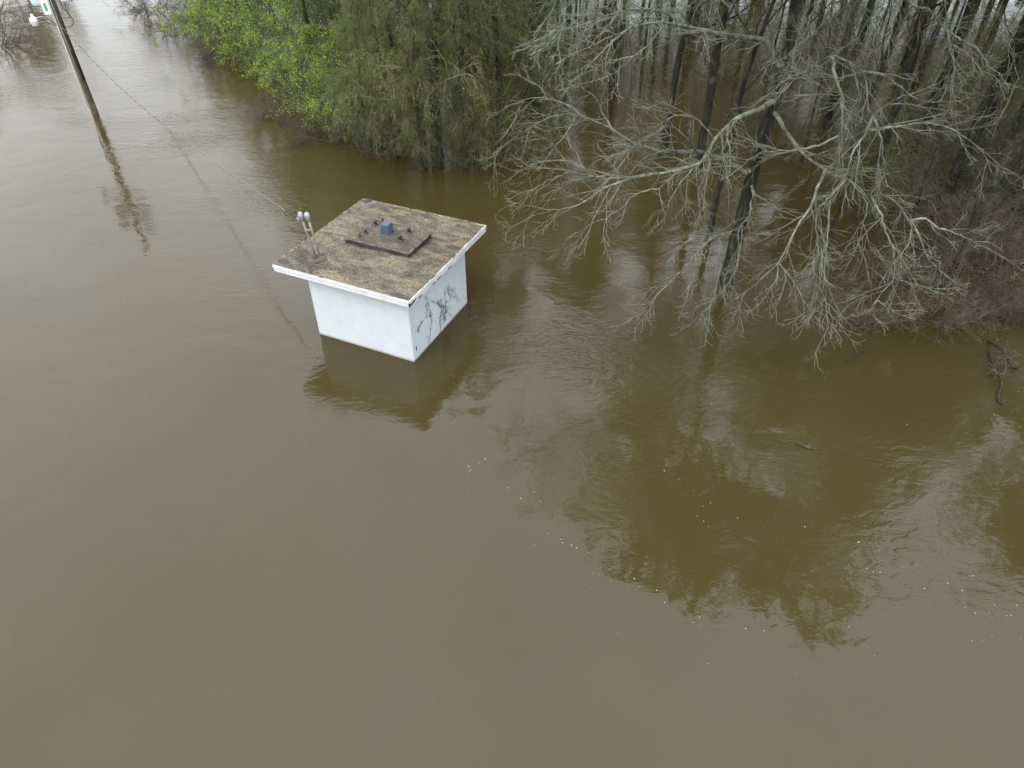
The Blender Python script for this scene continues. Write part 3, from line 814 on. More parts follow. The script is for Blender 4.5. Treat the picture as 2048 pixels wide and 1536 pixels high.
def proc_tree(name, seed, h, r0, crown0, nl, trunk_mat, limb_mat, twig_mat, n2=8, n3=6, n4=5, limb_len=(0.26, 0.4), droop=0.0, leaf=None, leaf_n=0, leaf_size=(0.05, 0.09), low=0, twig_r=0.007, lean=0.0, ang=(35, 65), up=0.10, leafspread=0.05, limb_r=0.5, len3=(0.35, 0.65), leaf_low=True):
    """a procedural tree at the origin: trunk with limbs as parts, fine crown as one mass"""
    g = np.random.default_rng(seed)
    root = empty(name)
    K = 14
    tr = np.zeros((K, 3)); tr[:, 2] = np.linspace(BED, h, K)
    wv = np.cumsum(g.standard_normal((K, 2)) * 0.1, axis=0); wv -= wv[3]
    tr[:, :2] = wv * np.clip((np.arange(K) - 2) / 6, 0, 1.3)[:, None]
    tr[:, 0] += lean * np.maximum(tr[:, 2], 0)
    rr = r0 * (1 - 0.85 * np.linspace(0, 1, K) ** 1.2); rr[:3] *= 1.15
    fine = resample(tr, 30); fr = np.interp(np.linspace(0, 1, 30), np.linspace(0, 1, K), rr)
    t_ = Tubes(); t_.add(fine, fr, 9, False, 0.05, g)
    off = lambda P: P - np.array([0, 0, BED])
    zb = np.array([0, 0, -BED])
    o = link_mesh('trunk', t_.mesh(name + '_trunk'), trunk_mat, root)
    c0 = (crown0 - BED) / (h - BED)
    L1, r1 = grow(g, tr[None], rr[None], nl, c0, 0.98, ang, (limb_len[0] * h, limb_len[1] * h), 10, 0.13, up, limb_r, 0.018, 0.3, 0.6, rel=False)
    t_ = Tubes(); t_.add(L1, r1, 5)
    link_mesh('limbs', t_.mesh(name + '_limbs'), limb_mat, root)
    L2, r2 = grow(g, L1, r1, n2, 0.15, 1.0, (25, 65), (0.3, 0.5), 7, 0.17, 0.03 - droop * 0.5, 0.55, twig_r * 1.6, 0.4, 0.4)
    L3, r3 = grow(g, L2, r2, n3, 0.15, 1.0, (25, 65), len3, 7, 0.16, 0.02 - droop, 0.6, twig_r, 0.5, 0.35)
    t_ = Tubes(); t_.add(L2, r2, 4); t_.add(L3, r3, 3)
    src = [L3]
    if n4:
        L4, r4 = grow(g, L3, r3, n4, 0.2, 1.0, (25, 65), (0.4, 0.7), 4, 0.22, -droop, 0.7, twig_r * 0.8, 0.6, 0.3)
        t_.add(L4, r4, 3); src = [L4]
    if low:
        Lw, rw = grow(g, tr[None], rr[None], low, 0.2, c0 + 0.1, (50, 90), (0.7, 2.2), 7, 0.2, 0.02 - droop, 0.05, twig_r, 0.5, 0.0, rel=False)
        L5, r5 = grow(g, Lw, rw, 6, 0.2, 1.0, (30, 65), (0.3, 0.5), 5, 0.2, -droop, 0.7, twig_r * 0.8, 0.6, 0.3)
        t_.add(Lw, rw, 3); t_.add(L5, r5, 3)
        if leaf_low: src.append(L5)
    tag(link_mesh('twigs', t_.mesh(name + '_twigs'), twig_mat, root), kind='stuff')
    if leaf:
        Vs, Ts, nv = [], [], 0
        for S_ in src:
            V_, T_ = leaves(g, S_, leaf_n, leaf_size, leafspread)
            Vs.append(V_); Ts.append(T_ + nv); nv += len(V_)
        me = np_mesh(name + '_leaves', np.concatenate(Vs), None, np.concatenate(Ts), smooth=False)
        tag(link_mesh('leaves', me, leaf, root), kind='stuff')
    return root

def bush(name, seed, h, spread, stems, twig_mat, n2=9, n3=6, n4=4, droop=0.05, leaf=None, leaf_n=0, leaf_size=(0.05, 0.09), twig_r=0.006, r0=0.03, lean=(0, 0), arch=-0.05, leafspread=0.06, leaf_keep=1.0):
    g = np.random.default_rng(seed)
    root = empty(name)
    st = np.zeros((stems, 9, 3)); 
    for i in range(stems):
        a = g.random() * 6.28; d = np.array([math.cos(a) * spread * (0.3 + g.random()), math.sin(a) * spread * (0.3 + g.random()), 1.0]) + np.array([lean[0], lean[1], 0])
        d = norm(d); p = np.array([g.standard_normal() * 0.12, g.standard_normal() * 0.12, BED]); p0 = p
        hh = (h * (0.6 + 0.5 * g.random()) - BED)
        for k in range(9):
            st[i, k] = p
            d = norm(d + g.standard_normal(3) * 0.09 + np.array([0, 0, arch if k > 3 else 0.05])); p = p + d * hh / 8
    sr = np.linspace(r0, r0 * 0.3, 9)[None] * (0.7 + 0.6 * g.random((stems, 1)))
    st[:, 3:, 2] = np.maximum(st[:, 3:, 2], 0.1)
    t_ = Tubes(); t_.add(st, sr, 5)
    link_mesh('stems', t_.mesh(name + '_stems'), twig_mat, root)
    L2, r2 = grow(g, st, sr, n2, 0.3, 1.0, (25, 70), (0.22, 0.42), 7, 0.18, 0.02 - droop, 0.55, twig_r * 1.4, 0.4, 0.3)
    L3, r3 = grow(g, L2, r2, n3, 0.1, 1.0, (25, 65), (0.3, 0.6), 5, 0.2, -droop, 0.65, twig_r, 0.5, 0.3)
    t_ = Tubes(); t_.add(L2, r2, 4); t_.add(L3, r3, 3); src = L3
    if n4:
        L4, r4 = grow(g, L3, r3, n4, 0.2, 1.0, (25, 65), (0.4, 0.75), 4, 0.22, -droop, 0.7, twig_r * 0.8, 0.6, 0.3)
        t_.add(L4, r4, 3); src = L4
    tag(link_mesh('twigs', t_.mesh(name + '_twigs'), twig_mat, root), kind='stuff')
    if leaf:
        grp = np.arange(len(src)) // (max(n4, 1) * n3)              # leaves come out branch by branch: some are still bare
        keep = g.random(grp.max() + 1)[grp] < leaf_keep
        V_, T_ = leaves(g, src[keep], leaf_n, leaf_size, leafspread)
        tag(link_mesh('leaves', np_mesh(name + '_leaves', V_, None, T_, smooth=False), leaf, root), kind='stuff')
    return root

USED = set()
def place(proto, u, v, rz, sc=1.0, label=None, cat='tree', group=None, sz=None, xy=None, name=None):
    """put a prototype (first use) or a copy of it where its foot meets the water"""
    if proto.name in USED: o = copy_tree(proto)
    else: o = proto; USED.add(proto.name)
    if name and o is not proto: o.name = name
    p = on_z(u, v) if xy is None else np.array([xy[0], xy[1], 0])
    sz = sz or sc
    o.location = (p[0], p[1], 0)
    # the mesh reaches down to the drowned ground
    o.rotation_euler = (0, 0, rz); o.scale = (sc, sc, sz)
    tag(o, label, cat, group)
    return o

# ---- the big pale bare tree in front of the wood: its visible limbs are traced one by one
def big_tree():
    g = np.random.default_rng(77)
    YT = 18.9
    base = on_z(1450, 572)
    root = empty('bare_tree', (base[0], base[1], BED))
    tag(root, 'large leafless tree with pale lichened limbs reaching over the water', 'tree')
    sh = np.array([base[0], base[1], BED])
    trunk = T3([(1449, 574, YT), (1472, 480, YT), (1494, 394, YT), (1517, 292, YT), (1546, 216, YT + .05), (1561, 160, YT + .05), (1578, 108, YT), (1590, 0, YT)])
    low = trunk[0].copy(); low[2] = BED; low[0] -= 0.05
    top = [trunk[-1] + np.array([0.2, 0.1, 1.4]), trunk[-1] + np.array([0.1, 0.2, 2.8]), trunk[-1] + np.array([0.5, 0.1, 4.2])]
    tk = resample(np.vstack([low, trunk, top]), 46)
    s_ = np.linspace(0, 1, 46); tr = np.interp(s_, [0, .15, .45, .6, 1], [.25, .215, .165, .12, .03])
    t_ = Tubes(); t_.add(tk - sh, tr, 14, False, 0.04, g)
    link_mesh('trunk', t_.mesh('bare_tree_trunk'), M['bark_mossy'], root)
    def near(p): return tk[np.argmin(np.linalg.norm(tk - p, axis=1))]
    LB = []   # (traced points, r0, r1)
    def limb(pts, r0, r1, from_trunk=False):
        p = T3(pts)
        if from_trunk: p = np.vstack([near(p[0]), p])
        LB.append((p, r0, r1))
    Y = YT
    limb([(1556, 135, Y), (1530, 80, Y - .3), (1475, 75, Y - .6), (1410, 60, Y - .8), (1355, 48, Y - 1), (1310, 45, Y - 1.1), (1250, 62, Y - 1.2), (1180, 92, Y - 1.4), (1110, 128, Y - 1.6)], .10, .018, True)
    limb([(1358, 49, Y - 1), (1338, 28, Y - 1), (1290, 20, Y - 1.1), (1230, 26, Y - 1.4), (1180, 45, Y - 1.7), (1130, 60, Y - 2)], .05, .014)
    limb([(1252, 62, Y - 1.2), (1215, 92, Y - 1.4), (1170, 140, Y - 1.6), (1140, 168, Y - 1.7)], .035, .012)
    limb([(1330, 46, Y - 1.05), (1300, 85, Y - 1.5), (1262, 118, Y - 1.9), (1225, 148, Y - 2.2), (1180, 165, Y - 2.4)], .03, .01)
    limb([(1270, 56, Y - 1.2), (1320, 10, Y - 2), (1380, -20, Y - 2.6)], .035, .02)
    limb([(1546, 200, Y), (1517, 220, Y - .4), (1485, 232, Y - .6), (1458, 249, Y - .8), (1429, 281, Y - 1), (1414, 311, Y - 1.2), (1394, 331, Y - 1.4), (1341, 343, Y - 1.7), (1253, 355, Y - 2.0), (1185, 340, Y - 2.2), (1121, 319, Y - 2.3), (1060, 330, Y - 2.4)], .085, .016, True)
    limb([(1500, 345, Y), (1487, 345, Y - .2), (1458, 325, Y - .4), (1396, 305, Y - .8), (1319, 302, Y - 1.2), (1256, 281, Y - 1.4), (1224, 258, Y - 1.5), (1165, 234, Y - 1.6), (1106, 232, Y - 1.7), (1050, 262, Y - 1.9), (990, 300, Y - 2.0)], .095, .015, True)
    limb([(1224, 258, Y - 1.5), (1205, 225, Y - 1.5), (1190, 195, Y - 1.6), (1160, 175, Y - 1.7), (1124, 165, Y - 1.8)], .035, .012)
    limb([(1165, 234, Y - 1.6), (1130, 208, Y - 1.7), (1070, 195, Y - 1.9), (1010, 215, Y - 2.1)], .035, .011)
    limb([(1150, 236, Y - 1.6), (1130, 270, Y - 2), (1105, 300, Y - 2.2), (1090, 320, Y - 2.3)], .025, .01)
    limb([(1380, 303, Y - .9), (1340, 268, Y - 1.4), (1290, 275, Y - 1.8), (1265, 300, Y - 2.1), (1240, 330, Y - 2.3)], .03, .01)
    limb([(1430, 281, Y - 1), (1395, 240, Y - 1.1), (1345, 232, Y - 1.3), (1320, 262, Y - 1.5), (1270, 290, Y - 1.7)], .035, .012)
    limb([(1486, 455, Y), (1470, 460, Y - .3), (1439, 470, Y - .6), (1384, 476, Y - 1)], .05, .03, True)
    limb([(1435, 470, Y - .6), (1412, 488, Y - .9), (1366, 537, Y - 1.6), (1322, 581, Y - 2.2), (1290, 612, Y - 2.7), (1255, 646, Y - 3.1)], .042, .011)
    limb([(1384, 476, Y - 1), (1362, 495, Y - 1.2), (1345, 515, Y - 1.5)], .028, .01)
    limb([(1494, 394, Y), (1503, 370, Y - .2), (1505, 400, Y - .4), (1497, 430, Y - .4), (1478, 462, Y - .5), (1478, 500, Y - .7), (1470, 545, Y - 1.1), (1440, 585, Y - 1.7), (1415, 620, Y - 2.1)], .055, .012, True)
    limb([(1440, 472, Y - .6), (1438, 500, Y - 1), (1436, 560, Y - 1.7), (1425, 600, Y - 2.1), (1398, 640, Y - 2.5)], .022, .009)
    limb([(1410, 315, Y - 1.2), (1369, 356, Y - 1.7), (1349, 385, Y - 1.9), (1334, 417, Y - 2.1), (1328, 447, Y - 2.2)], .035, .011)
    limb([(1392, 330, Y - 1.4), (1395, 370, Y - 1.6), (1398, 410, Y - 1.8), (1398, 440, Y - 1.9), (1385, 474, Y - 2)], .025, .01)
    limb([(1360, 340, Y - 1.6), (1322, 373, Y - 1.9), (1272, 388, Y - 2.1), (1234, 423, Y - 2.3), (1187, 447, Y - 2.4), (1146, 467, Y - 2.5)], .035, .01)
    limb([(1300, 350, Y - 1.9), (1264, 356, Y - 2), (1199, 382, Y - 2.2), (1161, 409, Y - 2.4), (1117, 420, Y - 2.5), (1064, 432, Y - 2.6), (1026, 450, Y - 2.7)], .045, .01)
    limb([(1253, 355, Y - 2), (1200, 355, Y - 2.1), (1140, 345, Y - 2.2), (1090, 365, Y - 2.3), (1050, 390, Y - 2.4)], .03, .01)
    limb([(1416, 478, Y), (1450, 455, Y - .5), (1510, 425, Y - 1.0), (1560, 402, Y - 1.2)], .03, .012)
    # the fork that climbs to the right, then limbs that arch towards the camera and hang down
    limb([(1578, 112, Y), (1590, 102, Y - .2), (1613, 79, Y - .5), (1660, 41, Y - .9), (1700, 5, Y - 1.3), (1740, -40, Y - 1.6), (1770, -120, Y - 1.8)], .105, .05, True)
    limb([(1561, 165, Y), (1600, 148, Y - .7), (1637, 128, Y - 1.3), (1666, 111, Y - 1.7), (1698, 123, Y - 2.0), (1724, 143, Y - 2.2), (1733, 175, Y - 2.4), (1735, 216, Y - 2.5), (1745, 231, Y - 2.6)], .085, .05, True)
    limb([(1664, 112, Y - 1.7), (1672, 155, Y - 2.0), (1684, 187, Y - 2.2), (1684, 234, Y - 2.3), (1678, 292, Y - 2.5), (1675, 348, Y - 2.6), (1660, 400, Y - 2.8)], .05, .018)
    limb([(1680, 270, Y - 2.4), (1640, 288, Y - 2.6), (1590, 300, Y - 2.8), (1520, 305, Y - 3.0), (1470, 345, Y - 3.1), (1440, 360, Y - 3.1)], .03, .011)
    limb([(1745, 231, Y - 2.6), (1727, 272, Y - 2.8), (1704, 307, Y - 2.9), (1692, 350, Y - 3), (1668, 400, Y - 3.1)], .045, .014)
    limb([(1745, 231, Y - 2.6), (1760, 268, Y - 2.8), (1766, 300, Y - 2.9), (1768, 340, Y - 3), (1775, 375, Y - 3.1)], .04, .014)
    limb([(1745, 231, Y - 2.6), (1780, 205, Y - 2.6), (1815, 190, Y - 2.7), (1860, 175, Y - 2.8), (1905, 150, Y - 2.9), (1950, 142, Y - 3.)], .035, .012)
    limb([(1724, 143, Y - 2.2), (1760, 148, Y - 2.4), (1800, 172, Y - 2.6), (1840, 200, Y - 2.8), (1925, 204, Y - 3)], .04, .012)
    limb([(1698, 123, Y - 2), (1712, 160, Y - 2.2), (1718, 205, Y - 2.4), (1690, 190, Y - 2.6), (1660, 180, Y - 2.8), (1625, 165, Y - 3)], .03, .011)
    limb([(1722, 145, Y - 2.2), (1670, 155, Y - 2.6), (1620, 150, Y - 2.9), (1560, 165, Y - 3.2)], .028, .01)
    limb([(1690, 280, Y - 2.4), (1730, 262, Y - 2.5), (1780, 254, Y - 2.6), (1821, 248, Y - 2.7), (1873, 248, Y - 2.8), (1912, 262, Y - 2.9), (1960, 300, Y - 3.1), (1985, 345, Y - 3.3)], .045, .014)
    limb([(1546, 220, Y), (1565, 250, Y - .4), (1590, 290, Y - .8), (1643, 336, Y - 1.5), (1678, 353, Y - 1.9), (1701, 362, Y - 2.1), (1727, 388, Y - 2.4), (1765, 391, Y - 2.7), (1792, 406, Y - 2.9), (1809, 428, Y - 3.0), (1822, 441, Y - 3.1)], .08, .04, True)
    limb([(1822, 441, Y - 3.1), (1850, 438, Y - 3.2), (1875, 455, Y - 3.3), (1900, 462, Y - 3.4), (1940, 480, Y - 3.6), (1990, 505, Y - 3.8)], .04, .011)
    limb([(1822, 441, Y - 3.1), (1840, 475, Y - 3.3), (1858, 518, Y - 3.5), (1900, 558, Y - 3.8)], .03, .01)
    limb([(1822, 441, Y - 3.1), (1820, 480, Y - 3.3), (1800, 515, Y - 3.5), (1795, 550, Y - 3.6)], .02, .009)
    limb([(1650, 340, Y - 1.6), (1637, 369, Y - 2.0), (1625, 406, Y - 2.3), (1591, 459, Y - 2.7), (1575, 494, Y - 2.9), (1556, 525, Y - 3.1), (1528, 553, Y - 3.3), (1470, 600, Y - 3.5)], .055, .012)
    limb([(1556, 525, Y - 3.1), (1552, 560, Y - 3.3), (1523, 605, Y - 3.5)], .028, .009)
    limb([(1556, 525, Y - 3.1), (1585, 560, Y - 3.4), (1606, 602, Y - 3.7), (1608, 640, Y - 3.9)], .028, .009)
    limb([(1690, 360, Y - 2), (1652, 402, Y - 2.6), (1636, 425, Y - 2.8), (1632, 465, Y - 3.0), (1640, 520, Y - 3.2), (1640, 570, Y - 3.5), (1660, 625, Y - 3.8)], .04, .011)
    limb([(1727, 390, Y - 2.4), (1735, 415, Y - 2.6), (1725, 450, Y - 2.8), (1712, 497, Y - 3.0), (1680, 515, Y - 3.2), (1640, 525, Y - 3.3)], .028, .01)
    limb([(1740, 391, Y - 2.5), (1762, 428, Y - 2.8), (1769, 459, Y - 3.0), (1787, 500, Y - 3.2), (1789, 556, Y - 3.4), (1766, 581, Y - 3.6), (1753, 600, Y - 3.7)], .042, .02)
    limb([(1789, 556, Y - 3.4), (1840, 572, Y - 3.7), (1900, 580, Y - 4)], .022, .008)
    limb([(1753, 600, Y - 3.7), (1735, 625, Y - 3.9), (1715, 630, Y - 4)], .018, .008)
    limb([(1753, 600, Y - 3.7), (1790, 625, Y - 3.9), (1830, 640, Y - 4.1)], .018, .008)
    limb([(1753, 600, Y - 3.7), (1748, 630, Y - 3.9), (1770, 650, Y - 4)], .016, .008)
    limb([(1660, 400, Y - 2.8), (1655, 470, Y - 3.2), (1650, 560, Y - 3.7), (1654, 640, Y - 4.1), (1662, 675, Y - 4.3)], .026, .008)
    limb([(1768, -115, Y - 1.8), (1815, 0, Y - 2.3), (1859, 20, Y - 2.5), (1888, 58, Y - 2.7), (1903, 88, Y - 2.9), (1908, 140, Y - 3.1), (1900, 190, Y - 3.3)], .05, .014)
    limb([(1860, -40, Y - 2.4), (1888, 0, Y - 2.6), (1894, 58, Y - 2.75)], .035, .02)
    limb([(1892, 60, Y - 2.7), (1925, 82, Y - 2.9), (1955, 95, Y - 3), (1975, 130, Y - 3.2), (2005, 150, Y - 3.4)], .03, .011)
    limb([(1905, 90, Y - 2.9), (1940, 112, Y - 3.1), (1962, 140, Y - 3.3)], .022, .01)
    for st, pts in ((34, [(1160, -40), (1135, 40), (1100, 85), (1060, 110)]), (33, [(1270, -60), (1225, 5), (1165, 30), (1120, 30)]), (33, [(1650, -60), (1618, 40), (1602, 110), (1580, 150)]),
                    (33, [(1940, -60), (1990, 20), (2020, 90), (2040, 160)]), (32, [(1760, -60), (1745, 20), (1720, 70), (1700, 100)])):
        p = np.vstack([tk[st], T3([(u, v, Y - 1.6 - 0.35 * j) for j, (u, v) in enumerate(pts)])])
        LB.append((p, .05, .011))
    # limbs of the crown above the frame
    for i in range(24):
        k = 33 + int(i * 0.5); a = i * 2.4; l = 4.6 - 0.08 * i
        p0 = tk[min(k, 44)]
        d = np.array([math.cos(a), math.sin(a), 0.5 + 0.3 * math.sin(a)])
        LB.append((np.vstack([p0, p0 + d * l * .5, p0 + d * l + np.array([0, 0, -0.25])]), max(0.03, tr[min(k, 44)] * .6), .014))
    fe = on_y(1770, -120, Y - 1.8)                       # the right hand fork carries the other half of the crown
    fk = resample([fe, fe + np.array([.9, .1, .9]), fe + np.array([1.9, .5, 1.8]), fe + np.array([2.8, .8, 2.8])], 20)
    LB.append((fk, .06, .02))
    for i in range(30):
        p0 = fk[int(i * 0.62)]; a = i * 2.4 + 1; l = (4.0 - 0.04 * i) * (1.25 if math.cos(a) > 0 else 0.9)
        d = np.array([math.cos(a), math.sin(a), 0.4 + 0.28 * math.sin(a)])
        LB.append((np.vstack([p0, p0 + d * l * .5, p0 + d * l + np.array([0, 0, -0.25])]), .035, .014))
    Pl, Rl = [], []
    for p, r0, r1 in LB:
        K = 22
        L = plen(p)
        k = resample(p, K, min(0.014, 0.005 * L), g)
        rr = 0.85 * np.maximum(r0 * (1 - np.linspace(0, 1, K)) ** 1.15, 0.0075 + 0.25 * (r1 if r1 > .015 else 0))
        t_ = Tubes(); t_.add(k - sh, rr, 8, False, 0.07, g)
        link_mesh('limb', t_.mesh('bare_tree_limb'), M['bark_lichen'], root)
        Pl.append(k); Rl.append(rr)
    A2, B2 = [], []
    for k, rr in zip(Pl, Rl):
        L = plen(k)
        high = k[-1, 2] > 8.5
        c_, cr = grow(g, k[None], rr[None], int(2 + L * 2.1), 0.15, 1.0, (20, 50), (0.45 * min(1.6, L * .6), min(2.0, L * 0.75)), 10, 0.11, -0.012, 0.6, 0.0085, 0.4, 0.35, rel=False)
        A2.append(c_); B2.append(cr)
    L2, r2 = np.concatenate(A2), np.concatenate(B2)
    L3, r3 = grow(g, L2, r2, 5, 0.12, 0.98, (20, 48), (0.3, 0.62), 7, 0.11, -0.012, 0.65, 0.0065, 0.6, 0.35)
    L4, r4 = grow(g, L3, r3, 2, 0.2, 1.0, (20, 50), (0.4, 0.75), 5, 0.12, -0.012, 0.75, 0.0052, 0.7, 0.3)
    print('BIG', len(L2), len(L3), len(L4))
    t_ = Tubes(); t_.add(L2 - sh, r2, 4); t_.add(L3 - sh, r3, 3); t_.add(L4 - sh, r4, 3)
    tag(link_mesh('twigs', t_.mesh('bare_tree_twigs'), M['twig_pale'], root), kind='stuff')
    hi = L4[L4.min(1)[:, 2] > 9.5]
    V_, T_ = leaves(g, hi, 9, (0.09, 0.17), 0.08)          # leaves added to the unseen crown so its mirror image in the water darkens
    tag(link_mesh('leaves', np_mesh('bare_tree_leaves', V_ - sh, None, T_, smooth=False), M['leaf_olive'], root), kind='stuff')
big_tree()

# ---- prototypes
forest = [proc_tree('flooded_tree', 100 + i, 15.5 - i * 0.8, 0.16 + 0.02 * (i % 3), 4.6 + 0.4 * i, 22, M['bark_mossy'] if i % 2 else M['bark_dark'], M['bark_mossy'], M['twig_grey'], 9, 6, 3, leaf=M['leaf_olive'], leaf_n=4, leaf_size=(0.08, 0.15), low=10, limb_r=0.4, leaf_low=False) for i in range(4)]
slim = [proc_tree('slender_tree', 120 + i, 11.0 - i, 0.085, 3.4, 16, M['bark_dark'], M['bark_dark'], M['twig_grey'], 7, 5, 3, low=9, limb_r=0.4) for i in range(2)]
weep = [proc_tree('weeping_tree', 140 + i, 13.0, 0.27 - 0.08 * i, 1.2, 30, M['bark_dark'], M['twig_olive'], M['twig_olive'], 8, 7, 2, limb_len=(0.2, 0.34), droop=0.3, leaf=M['leaf_olive'], leaf_n=5, leaf_size=(0.04, 0.075), low=16, ang=(40, 80), up=0.02, limb_r=0.24, len3=(0.6, 1.2), twig_r=0.0075) for i in range(2)]
leafy = [bush('leafy_tree', 160 + i, 6.0, 0.55, 9, M['twig_grey'], 11, 6, 3, 0.06, leaf=M['leaf_bright'], leaf_n=7, leaf_size=(0.06, 0.12), r0=0.06, arch=-0.13, leafspread=0.08, leaf_keep=0.75 - 0.25 * i) for i in range(2)]
saps = [bush('sapling', 180 + i, 4.6 + i * 0.8, 0.45, 7, M['twig_olive'] if i % 2 == 0 else M['twig_grey'], 9, 6, 4, 0.04, leaf=M['leaf_olive'] if i != 1 else None, leaf_n=1, leaf_size=(0.03, 0.055)) for i in range(3)]
brush = [bush('brown_shrub', 200 + i, 3.0, 0.7, 11, M['twig_brown'], 9, 6, 3, 0.04, twig_r=0.006, arch=-0.12) for i in range(2)]

# ---- the wood: every trunk that can be told apart in the photograph
g = np.random.default_rng(9)
def rz(): return g.random() * 6.28
GF = 'bare trees standing in the flooded wood'
spots = [(forest[0], 1326, 312, 1.0, 'dark straight ivy-flecked trunk left of the big pale tree'),
         (forest[1], 1397, 330, 1.05, 'dark leaning trunk just behind the big pale tree, its upper half crossed by limbs'),
         (slim[0], 1416, 482, 1.25, 'slim dark trunk close beside the foot of the big pale tree'),
         (forest[2], 1130, 150, 0.95, 'thin dark trunk in the back row above the hut roof'),
         (slim[1], 1071, 135, 1.1, 'slim straight dark trunk between weeping green twigs and bare branches'),
         (forest[3], 1222, 190, 1.0, 'dark trunk in the back row left of the ivy-flecked trunk'),
         (slim[0], 1222, 236, 0.6, 'very thin black sapling stem rising from open brown water'),
         (forest[0], 1704, 122, 0.85, 'dark leaning trunk beside a bright grey gap of water in the wood'),
         (forest[2], 1765, 140, 0.8, 'thin leaning trunk second to the right of the grey water gap'),
         (forest[1], 1800, 150, 0.9, 'leaning trunk in a close row at the right back of the wood'),
         (forest[3], 1830, 172, 0.95, 'straight dark trunk ending a close row at the right back of the wood'),
         (forest[1], 1848, 262, 1.35, 'thick mossy leaning trunk at the right with limbs crossing it'),
         (forest[0], 1884, 412, 1.2, 'mossy leaning trunk nearest the right edge with greenish foot'),
         (slim[1], 1653, 486, 0.8, 'thin dark leaning stem under the hanging pale twigs'),
         (slim[0], 1600, 330, 0.8, 'slender stem right behind the trunk of the big pale tree'),
         (forest[2], 1560, 150, 0.85, 'dark trunk far behind the fork of the big pale tree'),
         (forest[3], 1480, 120, 0.8, 'dark trunk at the top of the wood left of the pale fork'),
         (slim[1], 1290, 90, 1.1, 'slim trunk at the far back of the wood, top middle'),
         (forest[0], 1190, 60, 0.9, 'far back trunk half hidden by grey twigs, top middle'),
         (forest[1], 1010, 60, 0.9, 'far back trunk behind weeping green twigs'),
         (forest[2], 1395, 30, 0.9, 'dark trunk rising out of the top edge, centre right'),
         (forest[3], 1640, 40, 0.9, 'farthest dark trunk above the bright water gap'),
         (forest[1], 1745, 350, 1.05, 'dark trunk behind the hanging pale limbs, right of the big tree'),
         (forest[3], 1650, 255, 1.1, 'tall dark trunk right of the pale fork, second row'),
         (forest[2], 1968, 400, 1.05, 'dark trunk rising straight behind the right hand brown brush'),
         (forest[0], 1935, 478, 1.05, 'tall trunk half hidden by the tangled brown brush at the right'),
         (forest[1], 2036, 380, 1.1, 'tall trunk at the right edge above the brown shrubs'),
         (slim[0], 1935, 330, 1.2, 'slender leaning stem at the right edge behind brown brush'),
         (forest[2], 2010, 200, 1.1, 'large dark trunk cut by the right edge of the picture'),
         (slim[1], 1960, 120, 1.2, 'slim branching trunk near the upper right corner'),
         (forest[0], 726, 70, 0.95, 'dark trunk behind the bright green leaves, upper middle left'),
         (forest[1], 690, 120, 0.85, 'leaning dark trunk inside the bright green thicket'),
         (slim[0], 940, 200, 1.2, 'slim dark trunk right of the vine-covered trunk'),
         (slim[1], 1790, 520, 0.5, 'crooked black sapling stem among pale twigs at the right'),
         (slim[0], 1880, 590, 0.45, 'short crooked black stem leaning in the brown brush')]
for i, (pr, u, v, s, lb) in enumerate(spots):
    place(pr, u, v, rz(), s, lb, 'tree', GF)
# the dense back rows, trunk behind trunk up to and past the upper edge
k = 0
for row, Yb in enumerate((45, 50, 57, 63, 69, 76)):
    xs_ = [x + g.uniform(-1.2, 1.2) for x in np.arange(-8 - row * 2, 42 if row < 2 else 62, 3.8 if row < 2 else 2.8)]
    for q_, xx in enumerate(xs_):
        if row == 5: break
        yy = Yb + g.uniform(-2, 2)
        lb = ('%s bare trunk from the left in the %s back row of the flooded wood' % (ordn(q_), ('nearer', 'farther')[row])) if row < 2 else 'bare tree standing beyond the edge of the picture, seen only mirrored'
        place((weep[1] if k % 2 else (slim[0] if k % 4 else forest[k % 4])) if row > 1 else (forest[k % 4] if k % 3 else slim[k % 2]), 0, 0, rz(), g.uniform(.85, 1.1) * 1, lb, 'tree', 'trees in the back rows of the wood' if row < 2 else 'trees beyond the picture edge', xy=(xx, yy)); k += 1
# trees past the picture's edges that the water mirrors
for i, (x, y, s) in enumerate(((28, 50, 1.0), (34, 42, 1.0), (30, 33, 1.0), (25, 26, .95), (37, 27, 1.0), (21.5, 19, .9), (27, 15, 1.0), (20, 23.5, .9), (23, 13, 1.0), (26, 20, 1.1), (31, 23, 1.1), (19.5, 15.5, .8), (24, 30, 1.0), (42, 34, 1.1), (44, 44, 1.1), (40, 50, 1.0), (48, 40, 1.1),
                               (-52, 84, .9), (-56, 88, .95), (-49, 86, .8), (-62, 84, 1.0), (-70, 82, 1.0), (-66, 90, 1.0), (-78, 76, 1.1), (-36, 90, 1.0), (-31, 84, .9), (-26, 78, .95), (-22, 74, .9), (-40, 96, 1.0), (-18, 68, 1.0), (-15, 62, .9))):
    place(weep[1] if i % 3 == 1 else forest[i % 4], 0, 0, rz(), s, 'bare tree standing beyond the edge of the picture, seen only mirrored', 'tree', 'trees beyond the picture edge', xy=(x, y))
for i, (u, v, s, lb) in enumerate(((500, 45, .95, 'tall dark trunk rising through the left end of the green thicket'), (560, 110, .9, 'tall dark trunk rising through the middle of the green thicket'),
                         (635, 180, .85, 'tall dark trunk behind the green leaves nearest the hut'), (780, 150, .95, 'tall dark trunk left of the vine-covered trunk, second row'),
                         (845, 265, .9, 'dark twin trunk close behind the vine-covered trunk'), (610, 40, 1.0, 'tall dark trunk at the top behind the green thicket'))):
    place(forest[(i + 1) % 4], u, v, rz(), s, lb, 'tree', GF)

